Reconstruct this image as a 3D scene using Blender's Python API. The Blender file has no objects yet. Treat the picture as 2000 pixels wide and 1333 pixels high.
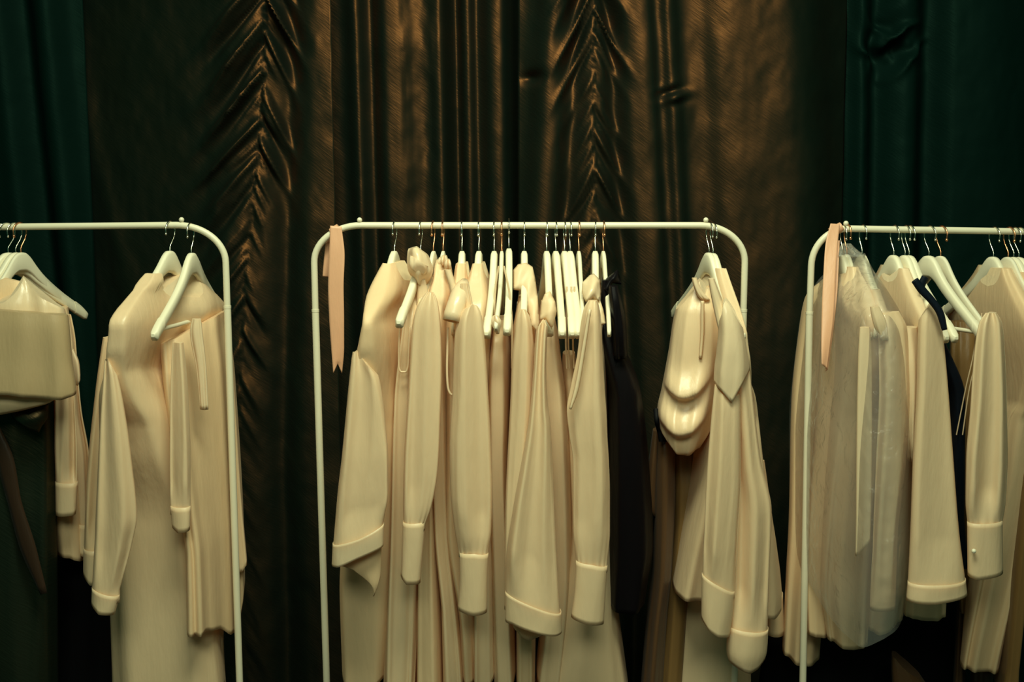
import bpy, bmesh, math, random
import numpy as np
from mathutils import Vector, Matrix

S = bpy.context.scene
COL = S.collection
PI = math.pi

# ------------------------------------------------------------------ camera
W, H, F = 2000.0, 1333.0, 2222.0
PITCH = math.radians(8.0)
CAM = np.array([0.0, -2.612, 1.61])
cd = bpy.data.cameras.new('camera'); cam = bpy.data.objects.new('camera', cd); COL.objects.link(cam)
cd.sensor_width = 36.0; cd.lens = 36.0 * F / W; cd.clip_start = 0.05; cd.clip_end = 60
cam.location = CAM; cam.rotation_euler = (PI / 2 - PITCH, 0, 0)
S.camera = cam
FW = np.array([0, math.cos(PITCH), -math.sin(PITCH)]); UP = np.array([0, math.sin(PITCH), math.cos(PITCH)])

# ------------------------------------------------------------------ world, light, exposure
wd = bpy.data.worlds.new('world'); S.world = wd; wd.use_nodes = True
wd.node_tree.nodes['Background'].inputs[0].default_value = (0.02, 0.62, 0.36, 1)
wd.node_tree.nodes['Background'].inputs[1].default_value = 0.075
S.cycles.diffuse_bounces = 8; S.cycles.max_bounces = 14; S.cycles.transparent_max_bounces = 24
def area(name, loc, target, size, power, color, spread=180):
    l = bpy.data.lights.new(name, 'AREA'); l.energy = power; l.color = color
    l.shape = 'RECTANGLE'; l.size, l.size_y = size; l.spread = math.radians(spread)
    o = bpy.data.objects.new(name, l); COL.objects.link(o); o.location = loc
    o.rotation_euler = (Vector(target) - Vector(loc)).to_track_quat('-Z', 'Y').to_euler()
    return o
area('key_light', (0.05, -1.3, 3.35), (0.0, 0.1, 1.3), (1.2, 0.6), 34, (0.88, 0.95, 0.66), 120)
area('fill_light', (0.0, -3.5, 3.4), (0, 0, 0.95), (2.4, 1.0), 29, (0.88, 0.95, 0.67), 130)
vs = S.view_settings
vs.view_transform = 'Standard'; vs.look = 'None'; vs.gamma = 1.0; vs.exposure = 0.0; vs.use_curve_mapping = False

# ------------------------------------------------------------------ helpers
def at(x, y, Y=0.0):
    """pixel(s) of the 2000x1333 photograph -> point(s) on the upright plane at depth Y"""
    x = np.asarray(x, float); y = np.asarray(y, float); Y = np.asarray(Y, float)
    dx = (x - W / 2) / F; dy = (H / 2 - y) / F
    vx = dx; vy = FW[1] + UP[1] * dy; vz = FW[2] + UP[2] * dy
    t = (Y - CAM[1]) / vy
    return np.stack(np.broadcast_arrays(vx * t, Y, CAM[2] + vz * t), -1)
def P(x, y, Y=0.0): return Vector(at(x, y, Y))
def proj(p):
    d = np.asarray(p, float) - CAM
    dep = d @ FW
    return np.stack([W / 2 + F * d[..., 0] / dep, H / 2 - F * (d @ UP) / dep], -1)

def obj(name, verts, faces, mat, parent=None, smooth=True, solid=0.0, offset=-1.0, fix=False):
    me = bpy.data.meshes.new(name)
    me.from_pydata([tuple(v) for v in verts], [], faces)
    if fix:
        bb = bmesh.new(); bb.from_mesh(me); bmesh.ops.recalc_face_normals(bb, faces=bb.faces); bb.to_mesh(me); bb.free()
    me.update()
    if smooth: me.polygons.foreach_set('use_smooth', [True] * len(me.polygons))
    big = [p for p in me.polygons if p.loop_total > 4]
    if smooth and big:          # crisp rims where a cap closes a tube
        keys = set(k for p in big for k in p.edge_keys)
        for e in me.edges:
            if e.key in keys: e.use_edge_sharp = True
    me.materials.append(mat)
    o = bpy.data.objects.new(name, me); COL.objects.link(o)
    if parent is not None:
        o.parent = parent
        o.matrix_parent_inverse = Matrix.Translation(-parent.location)
    if solid:
        m = o.modifiers.new('thickness', 'SOLIDIFY'); m.thickness = solid; m.offset = offset
    return o
def obj_bm(name, bm, mat, parent=None, smooth=True):
    me = bpy.data.meshes.new(name); bm.to_mesh(me); bm.free()
    if smooth: me.polygons.foreach_set('use_smooth', [True] * len(me.polygons))
    me.materials.append(mat)
    o = bpy.data.objects.new(name, me); COL.objects.link(o)
    if parent is not None: o.parent = parent; o.matrix_parent_inverse = Matrix.Translation(-parent.location)
    return o
def thing(name, label, cat, loc=(0, 0, 0), group=None):
    o = bpy.data.objects.new(name, None); COL.objects.link(o); o.location = loc; o.empty_display_size = .05
    o['label'] = label; o['category'] = cat
    if group: o['group'] = group
    return o
def tag(o, label, cat, group=None):
    o['label'] = label; o['category'] = cat
    if group: o['group'] = group
    return o

def tube_mesh(pts, r, n=14, caps=True):
    """tube along a polyline; r a number or one radius per point"""
    pts = [Vector(p) for p in pts]; k = len(pts)
    rs = [r] * k if not hasattr(r, '__len__') else list(r)
    V, Fc = [], []
    up = None
    for i, p in enumerate(pts):
        t = (pts[min(i + 1, k - 1)] - pts[max(i - 1, 0)]).normalized()
        if up is None:
            a = Vector((0, 1, 0)) if abs(t.y) < .9 else Vector((1, 0, 0))
            up = (a - t * a.dot(t)).normalized()
        else:
            up = (up - t * up.dot(t)).normalized()
        s = t.cross(up)
        for j in range(n):
            q = 2 * PI * j / n
            V.append(p + (up * math.cos(q) + s * math.sin(q)) * rs[i])
    for i in range(k - 1):
        for j in range(n):
            a = i * n + j; b = i * n + (j + 1) % n
            Fc.append((a, b, b + n, a + n))
    if caps:
        Fc.append(tuple(range(n - 1, -1, -1))); Fc.append(tuple((k - 1) * n + j for j in range(n)))
    return V, Fc
def ball_mesh(c, r, sx=1, sy=1, sz=1, n=12):
    V, Fc = [], []
    m = n // 2
    for i in range(m + 1):
        a = PI * i / m
        for j in range(n):
            b = 2 * PI * j / n
            V.append((c[0] + r * sx * math.sin(a) * math.cos(b), c[1] + r * sy * math.sin(a) * math.sin(b), c[2] + r * sz * math.cos(a)))
    for i in range(m):
        for j in range(n):
            Fc.append((i * n + j, (i + 1) * n + j, (i + 1) * n + (j + 1) % n, i * n + (j + 1) % n))
    return V, Fc
def join(*ms):
    V, Fc = [], []
    for v, f in ms:
        k = len(V); V += list(v); Fc += [tuple(i + k for i in q) for q in f]
    return V, Fc
def smooth_interp(xs, ys, q):
    """monotone cubic (PCHIP) interpolation"""
    xs = np.asarray(xs, float); ys = np.asarray(ys, float); q = np.clip(np.asarray(q, float), xs[0], xs[-1])
    if len(xs) < 3: return np.interp(q, xs, ys)
    h = np.diff(xs); d = np.diff(ys) / h
    m = np.zeros(len(xs))
    for i in range(1, len(xs) - 1):
        if d[i - 1] * d[i] > 0:
            w1 = 2 * h[i] + h[i - 1]; w2 = h[i] + 2 * h[i - 1]
            m[i] = (w1 + w2) / (w1 / d[i - 1] + w2 / d[i])
    m[0] = d[0]; m[-1] = d[-1]
    i = np.clip(np.searchsorted(xs, q) - 1, 0, len(h) - 1)
    t = (q - xs[i]) / h[i]
    return ((1 + 2 * t) * (1 - t) ** 2 * ys[i] + t * (1 - t) ** 2 * h[i] * m[i]
            + t * t * (3 - 2 * t) * ys[i + 1] + t * t * (t - 1) * h[i] * m[i + 1])

# ------------------------------------------------------------------ materials
def new_mat(name):
    m = bpy.data.materials.new(name); m.use_nodes = True
    return m, m.node_tree, m.node_tree.nodes['Principled BSDF']
def plain(name, col, rough=.5, metal=0.0, spec=.5, noise=0.0, scale=40, coat=0):
    m, nt, b = new_mat(name)
    b.inputs['Roughness'].default_value = rough; b.inputs['Metallic'].default_value = metal
    b.inputs['Specular IOR Level'].default_value = spec
    b.inputs['Coat Weight'].default_value = coat
    tc = nt.nodes.new('ShaderNodeTexCoord'); nz = nt.nodes.new('ShaderNodeTexNoise'); nz.inputs['Scale'].default_value = scale
    nt.links.new(tc.outputs['Object'], nz.inputs['Vector'])
    mx = nt.nodes.new('ShaderNodeMix'); mx.data_type = 'RGBA'
    k = 1 - noise
    mx.inputs[6].default_value = (col[0] * k, col[1] * k, col[2] * k, 1); mx.inputs[7].default_value = (*col, 1)
    nt.links.new(nz.outputs['Fac'], mx.inputs[0]); nt.links.new(mx.outputs[2], b.inputs['Base Color'])
    return m
def cloth_mat(name, col, rough=.42, sheen=.04, trans=.30, tcol=None, spec=.45, bump=.12, weave=900.0):
    """woven satin: satin gloss, light passing through, fine weave bump"""
    m, nt, b = new_mat(name)
    N, L = nt.nodes, nt.links
    tc = N.new('ShaderNodeTexCoord')
    nz = N.new('ShaderNodeTexNoise'); nz.inputs['Scale'].default_value = 6.0; nz.inputs['Detail'].default_value = 3
    L.new(tc.outputs['Object'], nz.inputs['Vector'])
    mx = N.new('ShaderNodeMix'); mx.data_type = 'RGBA'
    mx.inputs[6].default_value = (col[0] * .95, col[1] * .94, col[2] * .92, 1); mx.inputs[7].default_value = (*col, 1)
    L.new(nz.outputs['Fac'], mx.inputs[0]); L.new(mx.outputs[2], b.inputs['Base Color'])
    b.inputs['Roughness'].default_value = rough; b.inputs['Specular IOR Level'].default_value = spec
    b.inputs['Sheen Weight'].default_value = sheen; b.inputs['Sheen Roughness'].default_value = .5
    wv = N.new('ShaderNodeTexNoise'); wv.inputs['Scale'].default_value = 30; wv.inputs['Detail'].default_value = 4
    mp = N.new('ShaderNodeMapping'); mp.inputs['Scale'].default_value = (2.5, 2.5, .5)
    L.new(tc.outputs['Object'], mp.inputs['Vector']); L.new(mp.outputs['Vector'], wv.inputs['Vector'])
    bp = N.new('ShaderNodeBump'); bp.inputs['Strength'].default_value = bump; bp.inputs['Distance'].default_value = .012
    L.new(wv.outputs['Fac'], bp.inputs['Height']); L.new(bp.outputs['Normal'], b.inputs['Normal'])
    if trans > 0:
        t = N.new('ShaderNodeBsdfTranslucent'); c = tcol or (min(1, col[0] * 1.12), col[1] * .82, col[2] * .55)
        t.inputs['Color'].default_value = (*c, 1)
        ms = N.new('ShaderNodeMixShader'); ms.inputs[0].default_value = trans
        out = [n for n in N if n.type == 'OUTPUT_MATERIAL'][0]
        L.new(b.outputs['BSDF'], ms.inputs[1]); L.new(t.outputs['BSDF'], ms.inputs[2]); L.new(ms.outputs[0], out.inputs['Surface'])
    return m
def drape_mat(name, base, shine, fac=.3, rough=.42):
    """glossy drape: dark base under a tinted lustre, fine diagonal twill grain and crush marks"""
    m, nt, b = new_mat(name); N, L = nt.nodes, nt.links
    tc = N.new('ShaderNodeTexCoord')
    mp = N.new('ShaderNodeMapping'); mp.inputs['Rotation'].default_value = (0, math.radians(38), 0)
    mp.vector_type = 'TEXTURE'; mp.inputs['Scale'].default_value = (1 / 30, 1 / 30, 1 / 230)
    L.new(tc.outputs['Object'], mp.inputs['Vector'])
    tw = N.new('ShaderNodeTexNoise'); tw.inputs['Scale'].default_value = 1.0; tw.inputs['Detail'].default_value = 2
    L.new(mp.outputs['Vector'], tw.inputs['Vector'])
    nz = N.new('ShaderNodeTexNoise'); nz.inputs['Scale'].default_value = 7.0; nz.inputs['Detail'].default_value = 6
    L.new(tc.outputs['Object'], nz.inputs['Vector'])
    ad = N.new('ShaderNodeMath'); ad.operation = 'MULTIPLY_ADD'; ad.inputs[1].default_value = .35
    L.new(tw.outputs['Fac'], ad.inputs[0]); L.new(nz.outputs['Fac'], ad.inputs[2])
    mr = N.new('ShaderNodeMapRange'); mr.inputs['From Min'].default_value = .4; mr.inputs['From Max'].default_value = .9
    mr.inputs['To Min'].default_value = .7; mr.inputs['To Max'].default_value = 1.2
    L.new(ad.outputs[0], mr.inputs['Value'])
    mm = N.new('ShaderNodeMath'); mm.operation = 'MULTIPLY'; mm.inputs[1].default_value = fac; L.new(mr.outputs[0], mm.inputs[0])
    b.inputs['Base Color'].default_value = (*base, 1)
    b.inputs['Roughness'].default_value = .7; b.inputs['Specular IOR Level'].default_value = .05
    g = N.new('ShaderNodeBsdfGlossy'); g.inputs['Color'].default_value = (*shine, 1); g.inputs['Roughness'].default_value = rough
    bp = N.new('ShaderNodeBump'); bp.inputs['Strength'].default_value = .5; bp.inputs['Distance'].default_value = .004
    L.new(ad.outputs[0], bp.inputs['Height']); L.new(bp.outputs['Normal'], b.inputs['Normal']); L.new(bp.outputs['Normal'], g.inputs['Normal'])
    ms = N.new('ShaderNodeMixShader'); L.new(mm.outputs[0], ms.inputs[0])
    out = [n for n in N if n.type == 'OUTPUT_MATERIAL'][0]
    L.new(b.outputs[0], ms.inputs[1]); L.new(g.outputs[0], ms.inputs[2]); L.new(ms.outputs[0], out.inputs['Surface'])
    return m

M_paint = plain('white_powder_coat', (.76, .70, .53), .35, noise=.06)
M_wood = plain('white_painted_wood', (.83, .76, .57), .42, noise=.06, scale=25)
M_ivory = plain('ivory_flock', (.78, .72, .55), .6, noise=.06, scale=25)
M_steel = plain('polished_steel', (.72, .70, .60), .22, 1.0)
M_copper = plain('copper_wire', (.78, .36, .18), .3, 1.0)
M_cream = cloth_mat('cream_satin', (.955, .78, .515), rough=.34, spec=.6)
M_pearl = cloth_mat('pearl_satin', (.96, .82, .57), rough=.28, spec=.7)
M_warm = cloth_mat('warm_cream_crepe', (.945, .755, .475), rough=.55)
M_linen = cloth_mat('ivory_crepe', (.94, .78, .52), rough=.45)
M_cream_dim = cloth_mat('dimmed_cream_satin', (.62, .47, .265), rough=.45)  # cream satin darkened in its colour for the light falloff at the edge
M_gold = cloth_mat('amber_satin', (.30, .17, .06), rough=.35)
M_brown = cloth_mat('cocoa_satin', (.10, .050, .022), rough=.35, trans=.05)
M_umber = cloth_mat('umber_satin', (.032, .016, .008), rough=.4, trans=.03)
M_forest = drape_mat('black_green_satin', (.006, .014, .009), (.30, .20, .10), .16, .36)
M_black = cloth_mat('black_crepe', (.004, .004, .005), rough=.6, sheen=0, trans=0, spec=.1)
M_aub = cloth_mat('black_satin', (.005, .004, .005), rough=.4, sheen=0, trans=0, spec=.1)
M_navy = cloth_mat('navy_crepe', (.004, .008, .016), rough=.6, sheen=0, trans=0, spec=.15)
M_peach = cloth_mat('peach_ribbon', (.82, .46, .28), rough=.45, trans=.15)
M_drape = drape_mat('shade_toned_brown_taffeta', (.001, .009, .007), (.56, .22, .07), .105, .46)  # teal of the shadows put into the base, lit brown into the gloss
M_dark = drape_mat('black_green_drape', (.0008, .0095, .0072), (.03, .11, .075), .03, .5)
M_floor = plain('dark_floor', (.012, .012, .010), .6, noise=.3, scale=8)
M_wall = plain('dark_wall', (.010, .010, .008), .9, noise=.2, scale=6)
M_pearlbtn = plain('pearl_button', (.85, .80, .62), .15, coat=.6)
M_film, _nt, _b = new_mat('clear_plastic_film')
def film_setup():
    N, L = _nt.nodes, _nt.links
    out = [n for n in N if n.type == 'OUTPUT_MATERIAL'][0]
    tr = N.new('ShaderNodeBsdfTransparent'); tr.inputs['Color'].default_value = (.985, .985, .98, 1)
    gl = N.new('ShaderNodeBsdfGlossy'); gl.inputs['Roughness'].default_value = .13; gl.inputs['Color'].default_value = (1, 1, 1, 1)
    df = N.new('ShaderNodeBsdfDiffuse'); df.inputs['Color'].default_value = (.8, .8, .74, 1)
    tc = N.new('ShaderNodeTexCoord'); nz = N.new('ShaderNodeTexNoise'); nz.inputs['Scale'].default_value = 22; nz.inputs['Detail'].default_value = 6
    nz.inputs['Distortion'].default_value = 1.2
    L.new(tc.outputs['Object'], nz.inputs['Vector'])
    bp = N.new('ShaderNodeBump'); bp.inputs['Strength'].default_value = .85; bp.inputs['Distance'].default_value = .02
    L.new(nz.outputs['Fac'], bp.inputs['Height']); L.new(bp.outputs['Normal'], gl.inputs['Normal'])
    fr = N.new('ShaderNodeFresnel'); fr.inputs['IOR'].default_value = 1.4; L.new(bp.outputs['Normal'], fr.inputs['Normal'])
    m1 = N.new('ShaderNodeMixShader'); m1.inputs[0].default_value = .13
    L.new(tr.outputs[0], m1.inputs[1]); L.new(df.outputs[0], m1.inputs[2])
    m2 = N.new('ShaderNodeMixShader')
    fm = N.new('ShaderNodeMath'); fm.operation = 'MULTIPLY'; fm.inputs[1].default_value = .6; L.new(fr.outputs[0], fm.inputs[0])
    L.new(fm.outputs[0], m2.inputs[0]); L.new(m1.outputs[0], m2.inputs[1]); L.new(gl.outputs[0], m2.inputs[2])
    L.new(m2.outputs[0], out.inputs['Surface'])
film_setup()

# ------------------------------------------------------------------ setting: floor, wall behind the curtains
def box(x0, x1, y0, y1, z0, z1):
    V = [(x, y, z) for x in (x0, x1) for y in (y0, y1) for z in (z0, z1)]
    return V, [(0, 1, 3, 2), (4, 6, 7, 5), (0, 4, 5, 1), (2, 3, 7, 6), (0, 2, 6, 4), (1, 5, 7, 3)]
o = obj('floor', *box(-5, 5, -4.2, 1.5, -.1, 0), M_floor, smooth=False); o['kind'] = 'structure'
o = obj('wall_back', *box(-5, 5, 1.3, 1.4, 0, 3.4), M_wall, smooth=False); o['kind'] = 'structure'

# ------------------------------------------------------------------ curtains
def fold_profile(pts, x): return sum(smooth_interp([p[0] for p in pts], [p[1] for p in pts], x + d) for d in (-10, -5, 0, 5, 10)) / 5
def vnoise(x, y, seed):
    r = np.random.RandomState(seed); t = r.rand(64, 64)
    xi = np.floor(x).astype(int); yi = np.floor(y).astype(int); fx = x - xi; fy = y - yi
    fx = fx * fx * (3 - 2 * fx); fy = fy * fy * (3 - 2 * fy)
    g = lambda a, b: t[b % 64, a % 64]
    return (g(xi, yi) * (1 - fx) + g(xi + 1, yi) * fx) * (1 - fy) + (g(xi, yi + 1) * (1 - fx) + g(xi + 1, yi + 1) * fx) * fy - .5
def ruche(x, y, xs, amp, wl, wr, kl, kr, seed):
    """gathers that fall away on both sides of a shirred seam"""
    d = x - xs
    left = d < 0; ad = np.abs(d)
    k = np.where(left, kl, kr); w = np.where(left, wl, wr)
    s0 = y - k * ad * (1 - .0012 * ad)
    s = s0 + 62 * vnoise(s0 / 90, left * 7.3 + ad / 170, seed) + 20 * vnoise(s0 / 31, left * 3.1 + ad / 90, seed + 1)
    big = (1 - 2 * np.abs(np.sin(PI * s / 88 + left * 1.3)) ** .8)
    mid = (1 - 2 * np.abs(np.sin(PI * s / 39 + left * .7)) ** .8)
    fine = np.sin(2 * PI * s0 / 15 + 2 * vnoise(s0 / 20, ad * 0 + left, seed + 2))
    env_big = np.exp(-((ad - .45 * w) / (.5 * w)) ** 2) * (1 + 2.2 * vnoise(s0 / 120, left * 5.0 + ad / 260, seed + 3))
    env_mid = np.exp(-((ad - .2 * w) / (.26 * w)) ** 2)
    env_f = np.exp(-ad / 12.0)
    h = amp * (big * env_big + .42 * mid * env_mid + .16 * fine * env_f)
    h -= amp * .55 * np.exp(-(d / 9) ** 2)
    return h
def curtain(name, label, px0, px1, Y0, func, mat, step=.0062, group=None, edge=None):
    x0 = at(px0, 440, Y0)[0]; x1 = at(px1, 440, Y0)[0]
    X = np.linspace(x0, x1, max(8, int((x1 - x0) / step))); z1 = at(1000, -90, Y0)[2]; zb = at(1000, 1400, Y0)[2]
    Z = np.concatenate([np.linspace(3.05, z1, 6)[:-1], np.linspace(z1, zb, int((z1 - zb) / step)), np.linspace(zb, .004, 8)[1:]])
    gx, gz = np.meshgrid(X, Z)
    pp = proj(np.stack([gx, np.full_like(gx, Y0), gz], -1))
    # straight-hanging pattern coordinate: px of this X at rail height; py along the drop
    px = proj(np.stack([gx, np.full_like(gx, Y0), np.full_like(gx, at(1000, 300, Y0)[2])], -1))[..., 0]
    py = pp[..., 1]
    h = func(px, np.clip(py, -150, 1500))
    V = np.stack([gx, Y0 - h, gz], -1).reshape(-1, 3)
    n, m = gx.shape
    i, j = np.meshgrid(np.arange(n - 1), np.arange(m - 1), indexing='ij')
    a = (i * m + j).ravel()
    Fc = np.stack([a, a + m, a + m + 1, a + 1], -1).tolist()
    o = obj(name, V, Fc, mat, solid=.0015, offset=0)
    tag(o, label, 'curtain', group)
    return o
def crush(x, y, a, seed, sx=60, sy=90):
    return a * (vnoise(x / sx, y / sy, seed) + .5 * vnoise(x / sx * 2.3, y / sy * 2.1, seed + 5) + .25 * vnoise(x / sx * 5, y / sy * 4.4, seed + 9))
def f_B(x, y):
    yc = np.clip(y, 0, 900)
    xs = 529 - .092 * yc + 5 * np.sin(yc / 130)
    h = fold_profile([(100, -.21), (150, -.18), (230, -.125), (320, -.07), (400, -.02), (470, .03), (520, .022), (548, .004), (566, -.022), (592, .004), (612, .022), (640, .026), (700, .022)], x + .05 * (yc - 200))
    fall = np.clip(1.15 - y / 900, .12, 1)
    h += fall * ruche(x, y, xs, .022, 120, 62, 1.35, 1.8, 3)
    h += .010 * np.exp(-((x - 70 - .25 * yc) / 26) ** 2) + crush(x, y, .008, 11)
    return h
def f_C(x, y):
    d = x - .012 * (y - 200)
    h = fold_profile([(610, -.06), (672, -.05), (682, -.035), (698, .0), (710, -.006), (722, -.055), (738, -.02), (752, .012), (790, .016), (800, .002), (830, -.008), (848, .004), (862, .026), (872, .012), (888, -.075), (903, -.04), (914, .012), (922, -.02), (934, -.045), (950, .0), (970, .02), (990, .014), (1003, -.05), (1018, -.075), (1040, -.06), (1075, -.06)], d)
    h += crush(x, y, .007, 21) * np.where((d > 790) & (d < 850), 1.6, .8)
    return h
def f_D(x, y):
    yc = np.clip(y, -100, 1000)
    xs = 1157 + .012 * yc
    d = x
    dl = x + .055 * (yc - 200)          # folds left of the seam lean outwards
    dr = x - .07 * (yc - 200)
    hl = fold_profile([(990, -.06), (1022, -.045), (1040, -.02), (1062, .02), (1085, .024), (1100, .006), (1118, -.03), (1138, .0), (1157, .02)], dl)
    hr = fold_profile([(1157, .02), (1180, .004), (1200, -.034), (1222, .010), (1262, .022), (1282, .010), (1292, -.018), (1300, .006), (1314, .024), (1322, .002), (1345, -.014), (1375, -.010), (1402, .012), (1450, .022), (1540, .016), (1575, -.004), (1610, -.05), (1640, -.10), (1700, -.17)], np.where(dr < 1300, dr, 1300 + (dr - 1300) * 1.0))
    h = np.where(x < xs, hl, hr)
    fall = np.clip(1.1 - y / 1000, .15, 1)
    h += fall * ruche(x, y, xs, .016, 70, 62, 2.2, 1.9, 7)
    bite = np.exp(-((x - 1312) / 24) ** 2 - ((y - 185) / 16) ** 2)
    h += .022 * bite * np.sin((y - 185) / 6 + (x - 1312) / 14)
    bite = np.exp(-((x - 1040) / 20) ** 2 - ((y - 150) / 12) ** 2)
    h += -.03 * bite
    h += crush(x, y, .008, 31, 70, 110)
    return h
def f_E(x, y):
    d = x - .03 * (y - 200)
    h = fold_profile([(1600, -.07), (1642, -.03), (1658, -.045), (1672, .0), (1684, .012), (1694, -.02), (1712, -.05), (1735, -.01), (1765, .016), (1785, .004), (1806, -.05), (1830, -.03), (1850, .005), (1920, .012), (1990, -.01), (2040, -.04), (2090, .0), (2200, -.03)], d)
    e = np.exp(-((x - 1730) / 46) ** 2 - ((y - 90) / 42) ** 2)
    h += .045 * e * (1 - 2 * np.abs(np.sin((y - 90) / 24 + np.abs(x - 1735) / 19 + 2.5 * vnoise(x / 30, y / 30, 88))))
    h += crush(x, y, .006, 41)
    return h
def f_A(x, y):
    h = fold_profile([(-260, -.04), (-150, .01), (-60, -.02), (0, .0), (18, .008), (45, -.03), (68, -.05), (84, -.01), (110, .016), (128, .0), (140, -.03), (170, -.05), (260, -.06)], x - .05 * (y - 200))
    return h + crush(x, y, .004, 51)
curtain('curtain', 'brown taffeta curtain with a shirred seam between the leftmost and middle racks', 130, 658, .72, f_B, M_drape)
curtain('curtain', 'brown curtain with straight narrow folds behind the middle of the centre rack', 622, 1062, .80, f_C, M_drape)
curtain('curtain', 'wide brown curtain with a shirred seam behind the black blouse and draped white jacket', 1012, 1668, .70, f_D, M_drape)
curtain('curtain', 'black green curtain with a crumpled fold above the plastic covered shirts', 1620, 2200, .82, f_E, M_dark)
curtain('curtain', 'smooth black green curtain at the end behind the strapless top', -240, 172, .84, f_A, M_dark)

# ------------------------------------------------------------------ clothes racks
RR = .0076
def arc_pts(c, a0, a1, r, ux, uz, n=12):
    return [c + ux * (r * math.cos(a0 + (a1 - a0) * i / n)) + uz * (r * math.sin(a0 + (a1 - a0) * i / n)) for i in range(n + 1)]
def rack(label, pl, pr, pl_j, pr_j, pl_b, pr_b):
    """pl, pr: rail ends where the bends begin; *_j: post joints; *_b: a lower point the post leans through"""
    mid = (pl + pr) / 2
    t = thing('clothes_rack', label, 'clothes rack', (mid.x, mid.y, 0))
    def bend(end, joint, sgn):
        corner = Vector((joint.x, joint.y, end.z)); d1 = (corner - end).length; pts = []
        for i in range(15):
            q = i / 14
            # quarter super-ellipse from the rail end down to the post
            a = q * PI / 2
            pts.append(Vector((end.x + (joint.x - end.x) * math.sin(a), end.y + (joint.y - end.y) * math.sin(a), end.z - min(.085, end.z - joint.z) * (1 - math.cos(a)))))
        pts.append(joint)
        return pts
    L = bend(pl, pl_j, -1); R = bend(pr, pr_j, 1)
    path = L[::-1] + [pl + (pr - pl) * q for q in (.02, .25, .5, .75, .98)] + R
    obj('top_rail', *tube_mesh(path, RR, 16), M_paint, t)
    for j, b, e in ((pl_j, pl_b, pl), (pr_j, pr_b, pr)):
        d = (b - j); foot = j + d * ((j.z - .04) / (j.z - b.z))
        p = obj('post', *tube_mesh([j + Vector((0, 0, .0)), j + (foot - j) * .3, j + (foot - j) * .65, foot], RR + .0007, 16), M_paint, t)
        obj('joint_collar', *tube_mesh([j + d.normalized() * -.003, j + d.normalized() * .003], RR + .0012, 16), M_paint, p)
        fb = obj('foot', *tube_mesh([foot + Vector((0, -.24, -.026)), foot + Vector((0, -.2, 0)), foot, foot + Vector((0, .2, 0)), foot + Vector((0, .24, -.026))], RR + .001, 12), M_paint, t)
        for s in (-1, 1):
            obj('rubber_tip', *tube_mesh([foot + Vector((0, s * .24, -.039)), foot + Vector((0, s * .24, -.022))], .012, 12), M_paint, fb)
        s = 1 if b is pr_b else -1
        k = e + Vector((s * .012 if s > 0 else -.004, 0, .006))
        obj('end_stop', *join(ball_mesh(k + Vector((0, -.001, .006)), .0062), tube_mesh([k + Vector((0, 0, -.006)), k + Vector((0, 0, .005))], .004, 10)), M_paint, t)
    fz = .12
    a = pl_j + (pl_b - pl_j) * ((pl_j.z - fz) / (pl_j.z - pl_b.z)); b = pr_j + (pr_b - pr_j) * ((pr_j.z - fz) / (pr_j.z - pr_b.z))
    obj('lower_bar', *tube_mesh([a, (a + b) / 2, b], RR, 12), M_paint, t)
    return t
YR = {'L': 0.0, 'M': 0.0, 'R': 0.0}
rack('white tubular rack cropped by the frame, holding the strapless top and white kimono',
     P(-330, 447), P(345, 440), P(-425, 600), P(444, 600), P(-405, 1333), P(468, 1333))
rack('white tubular clothes rack in the middle, shown whole with a peach ribbon',
     P(706, 440.5), P(1368, 440.5), P(616, 607), P(1452, 607), P(638, 1333), P(1434, 1333))
rack('white tubular rack holding plastic covered shirts and a navy edged jacket',
     P(1655, 447), P(2330, 458), P(1581, 612), P(2416, 620), P(1568, 1333), P(2392, 1333))
def rail_z(x):
    if x < 600: p = [(-330, 447), (345, 440), (390, 447), (420, 474)]
    elif x < 1540: p = [(660, 452), (680, 444.5), (706, 440.5), (1368, 440.5), (1394, 445)]
    else: p = [(1600, 470), (1630, 452), (1655, 447), (2330, 458)]
    y = np.interp(x, [a for a, b in p], [b for a, b in p])
    return P(x, y)

# ------------------------------------------------------------------ hangers
HL, HD = .208, .112           # half span; drop of the arm tip below the shoulder of the neck
def hanger_outline(wide):
    """upper and lower edge of a shaped hanger, heights below the rail centre, by distance u from the middle"""
    u = np.linspace(0, HL, 34)
    k = 1.0 if wide else .86
    up = smooth_interp([0, .010, .020, .030, .044, .064, .10, .15, .19, HL], [-.0585, -.0600, -.0655, -.075, -.092, -.113, -.142, -.176, -.203, -.220], u)
    th = smooth_interp([0, .02, .04, .07, .12, .17, .2, HL], [.050 * k, .046 * k, .038 * k, .030 * k, .026 * k, .025 * k, .021 * k, .004], u)
    return u, up, up - th
def hanger_body(thick, wide=True):
    u, up, lo = hanger_outline(wide)
    us = np.concatenate([-u[::-1], u[1:]]); a = np.concatenate([up[::-1], up[1:]]); b = np.concatenate([lo[::-1], lo[1:]])
    ring = [(-.5, -.30), (-.36, -.5), (.36, -.5), (.5, -.30), (.5, .30), (.36, .5), (-.36, .5), (-.5, .30)]  # (height, thickness) fractions
    V, Fc = [], []; n = len(ring)
    for i, q in enumerate(us):
        c = (a[i] + b[i]) / 2; h = a[i] - b[i]
        bow = .008 * (abs(q) / HL) ** 2         # the arms sweep a little forward
        e = min(1, .45 + math.sqrt(max(0, HL - abs(q)) / .02))
        for fh, ft in ring: V.append((q, bow + ft * thick * e, c + fh * h))
    for i in range(len(us) - 1):
        for j in range(n):
            x = i * n + j; y = i * n + (j + 1) % n
            Fc.append((x, y, y + n, x + n))
    Fc.append(tuple(range(n - 1, -1, -1))); Fc.append(tuple((len(us) - 1) * n + j for j in range(n)))
    return V, Fc
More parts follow.
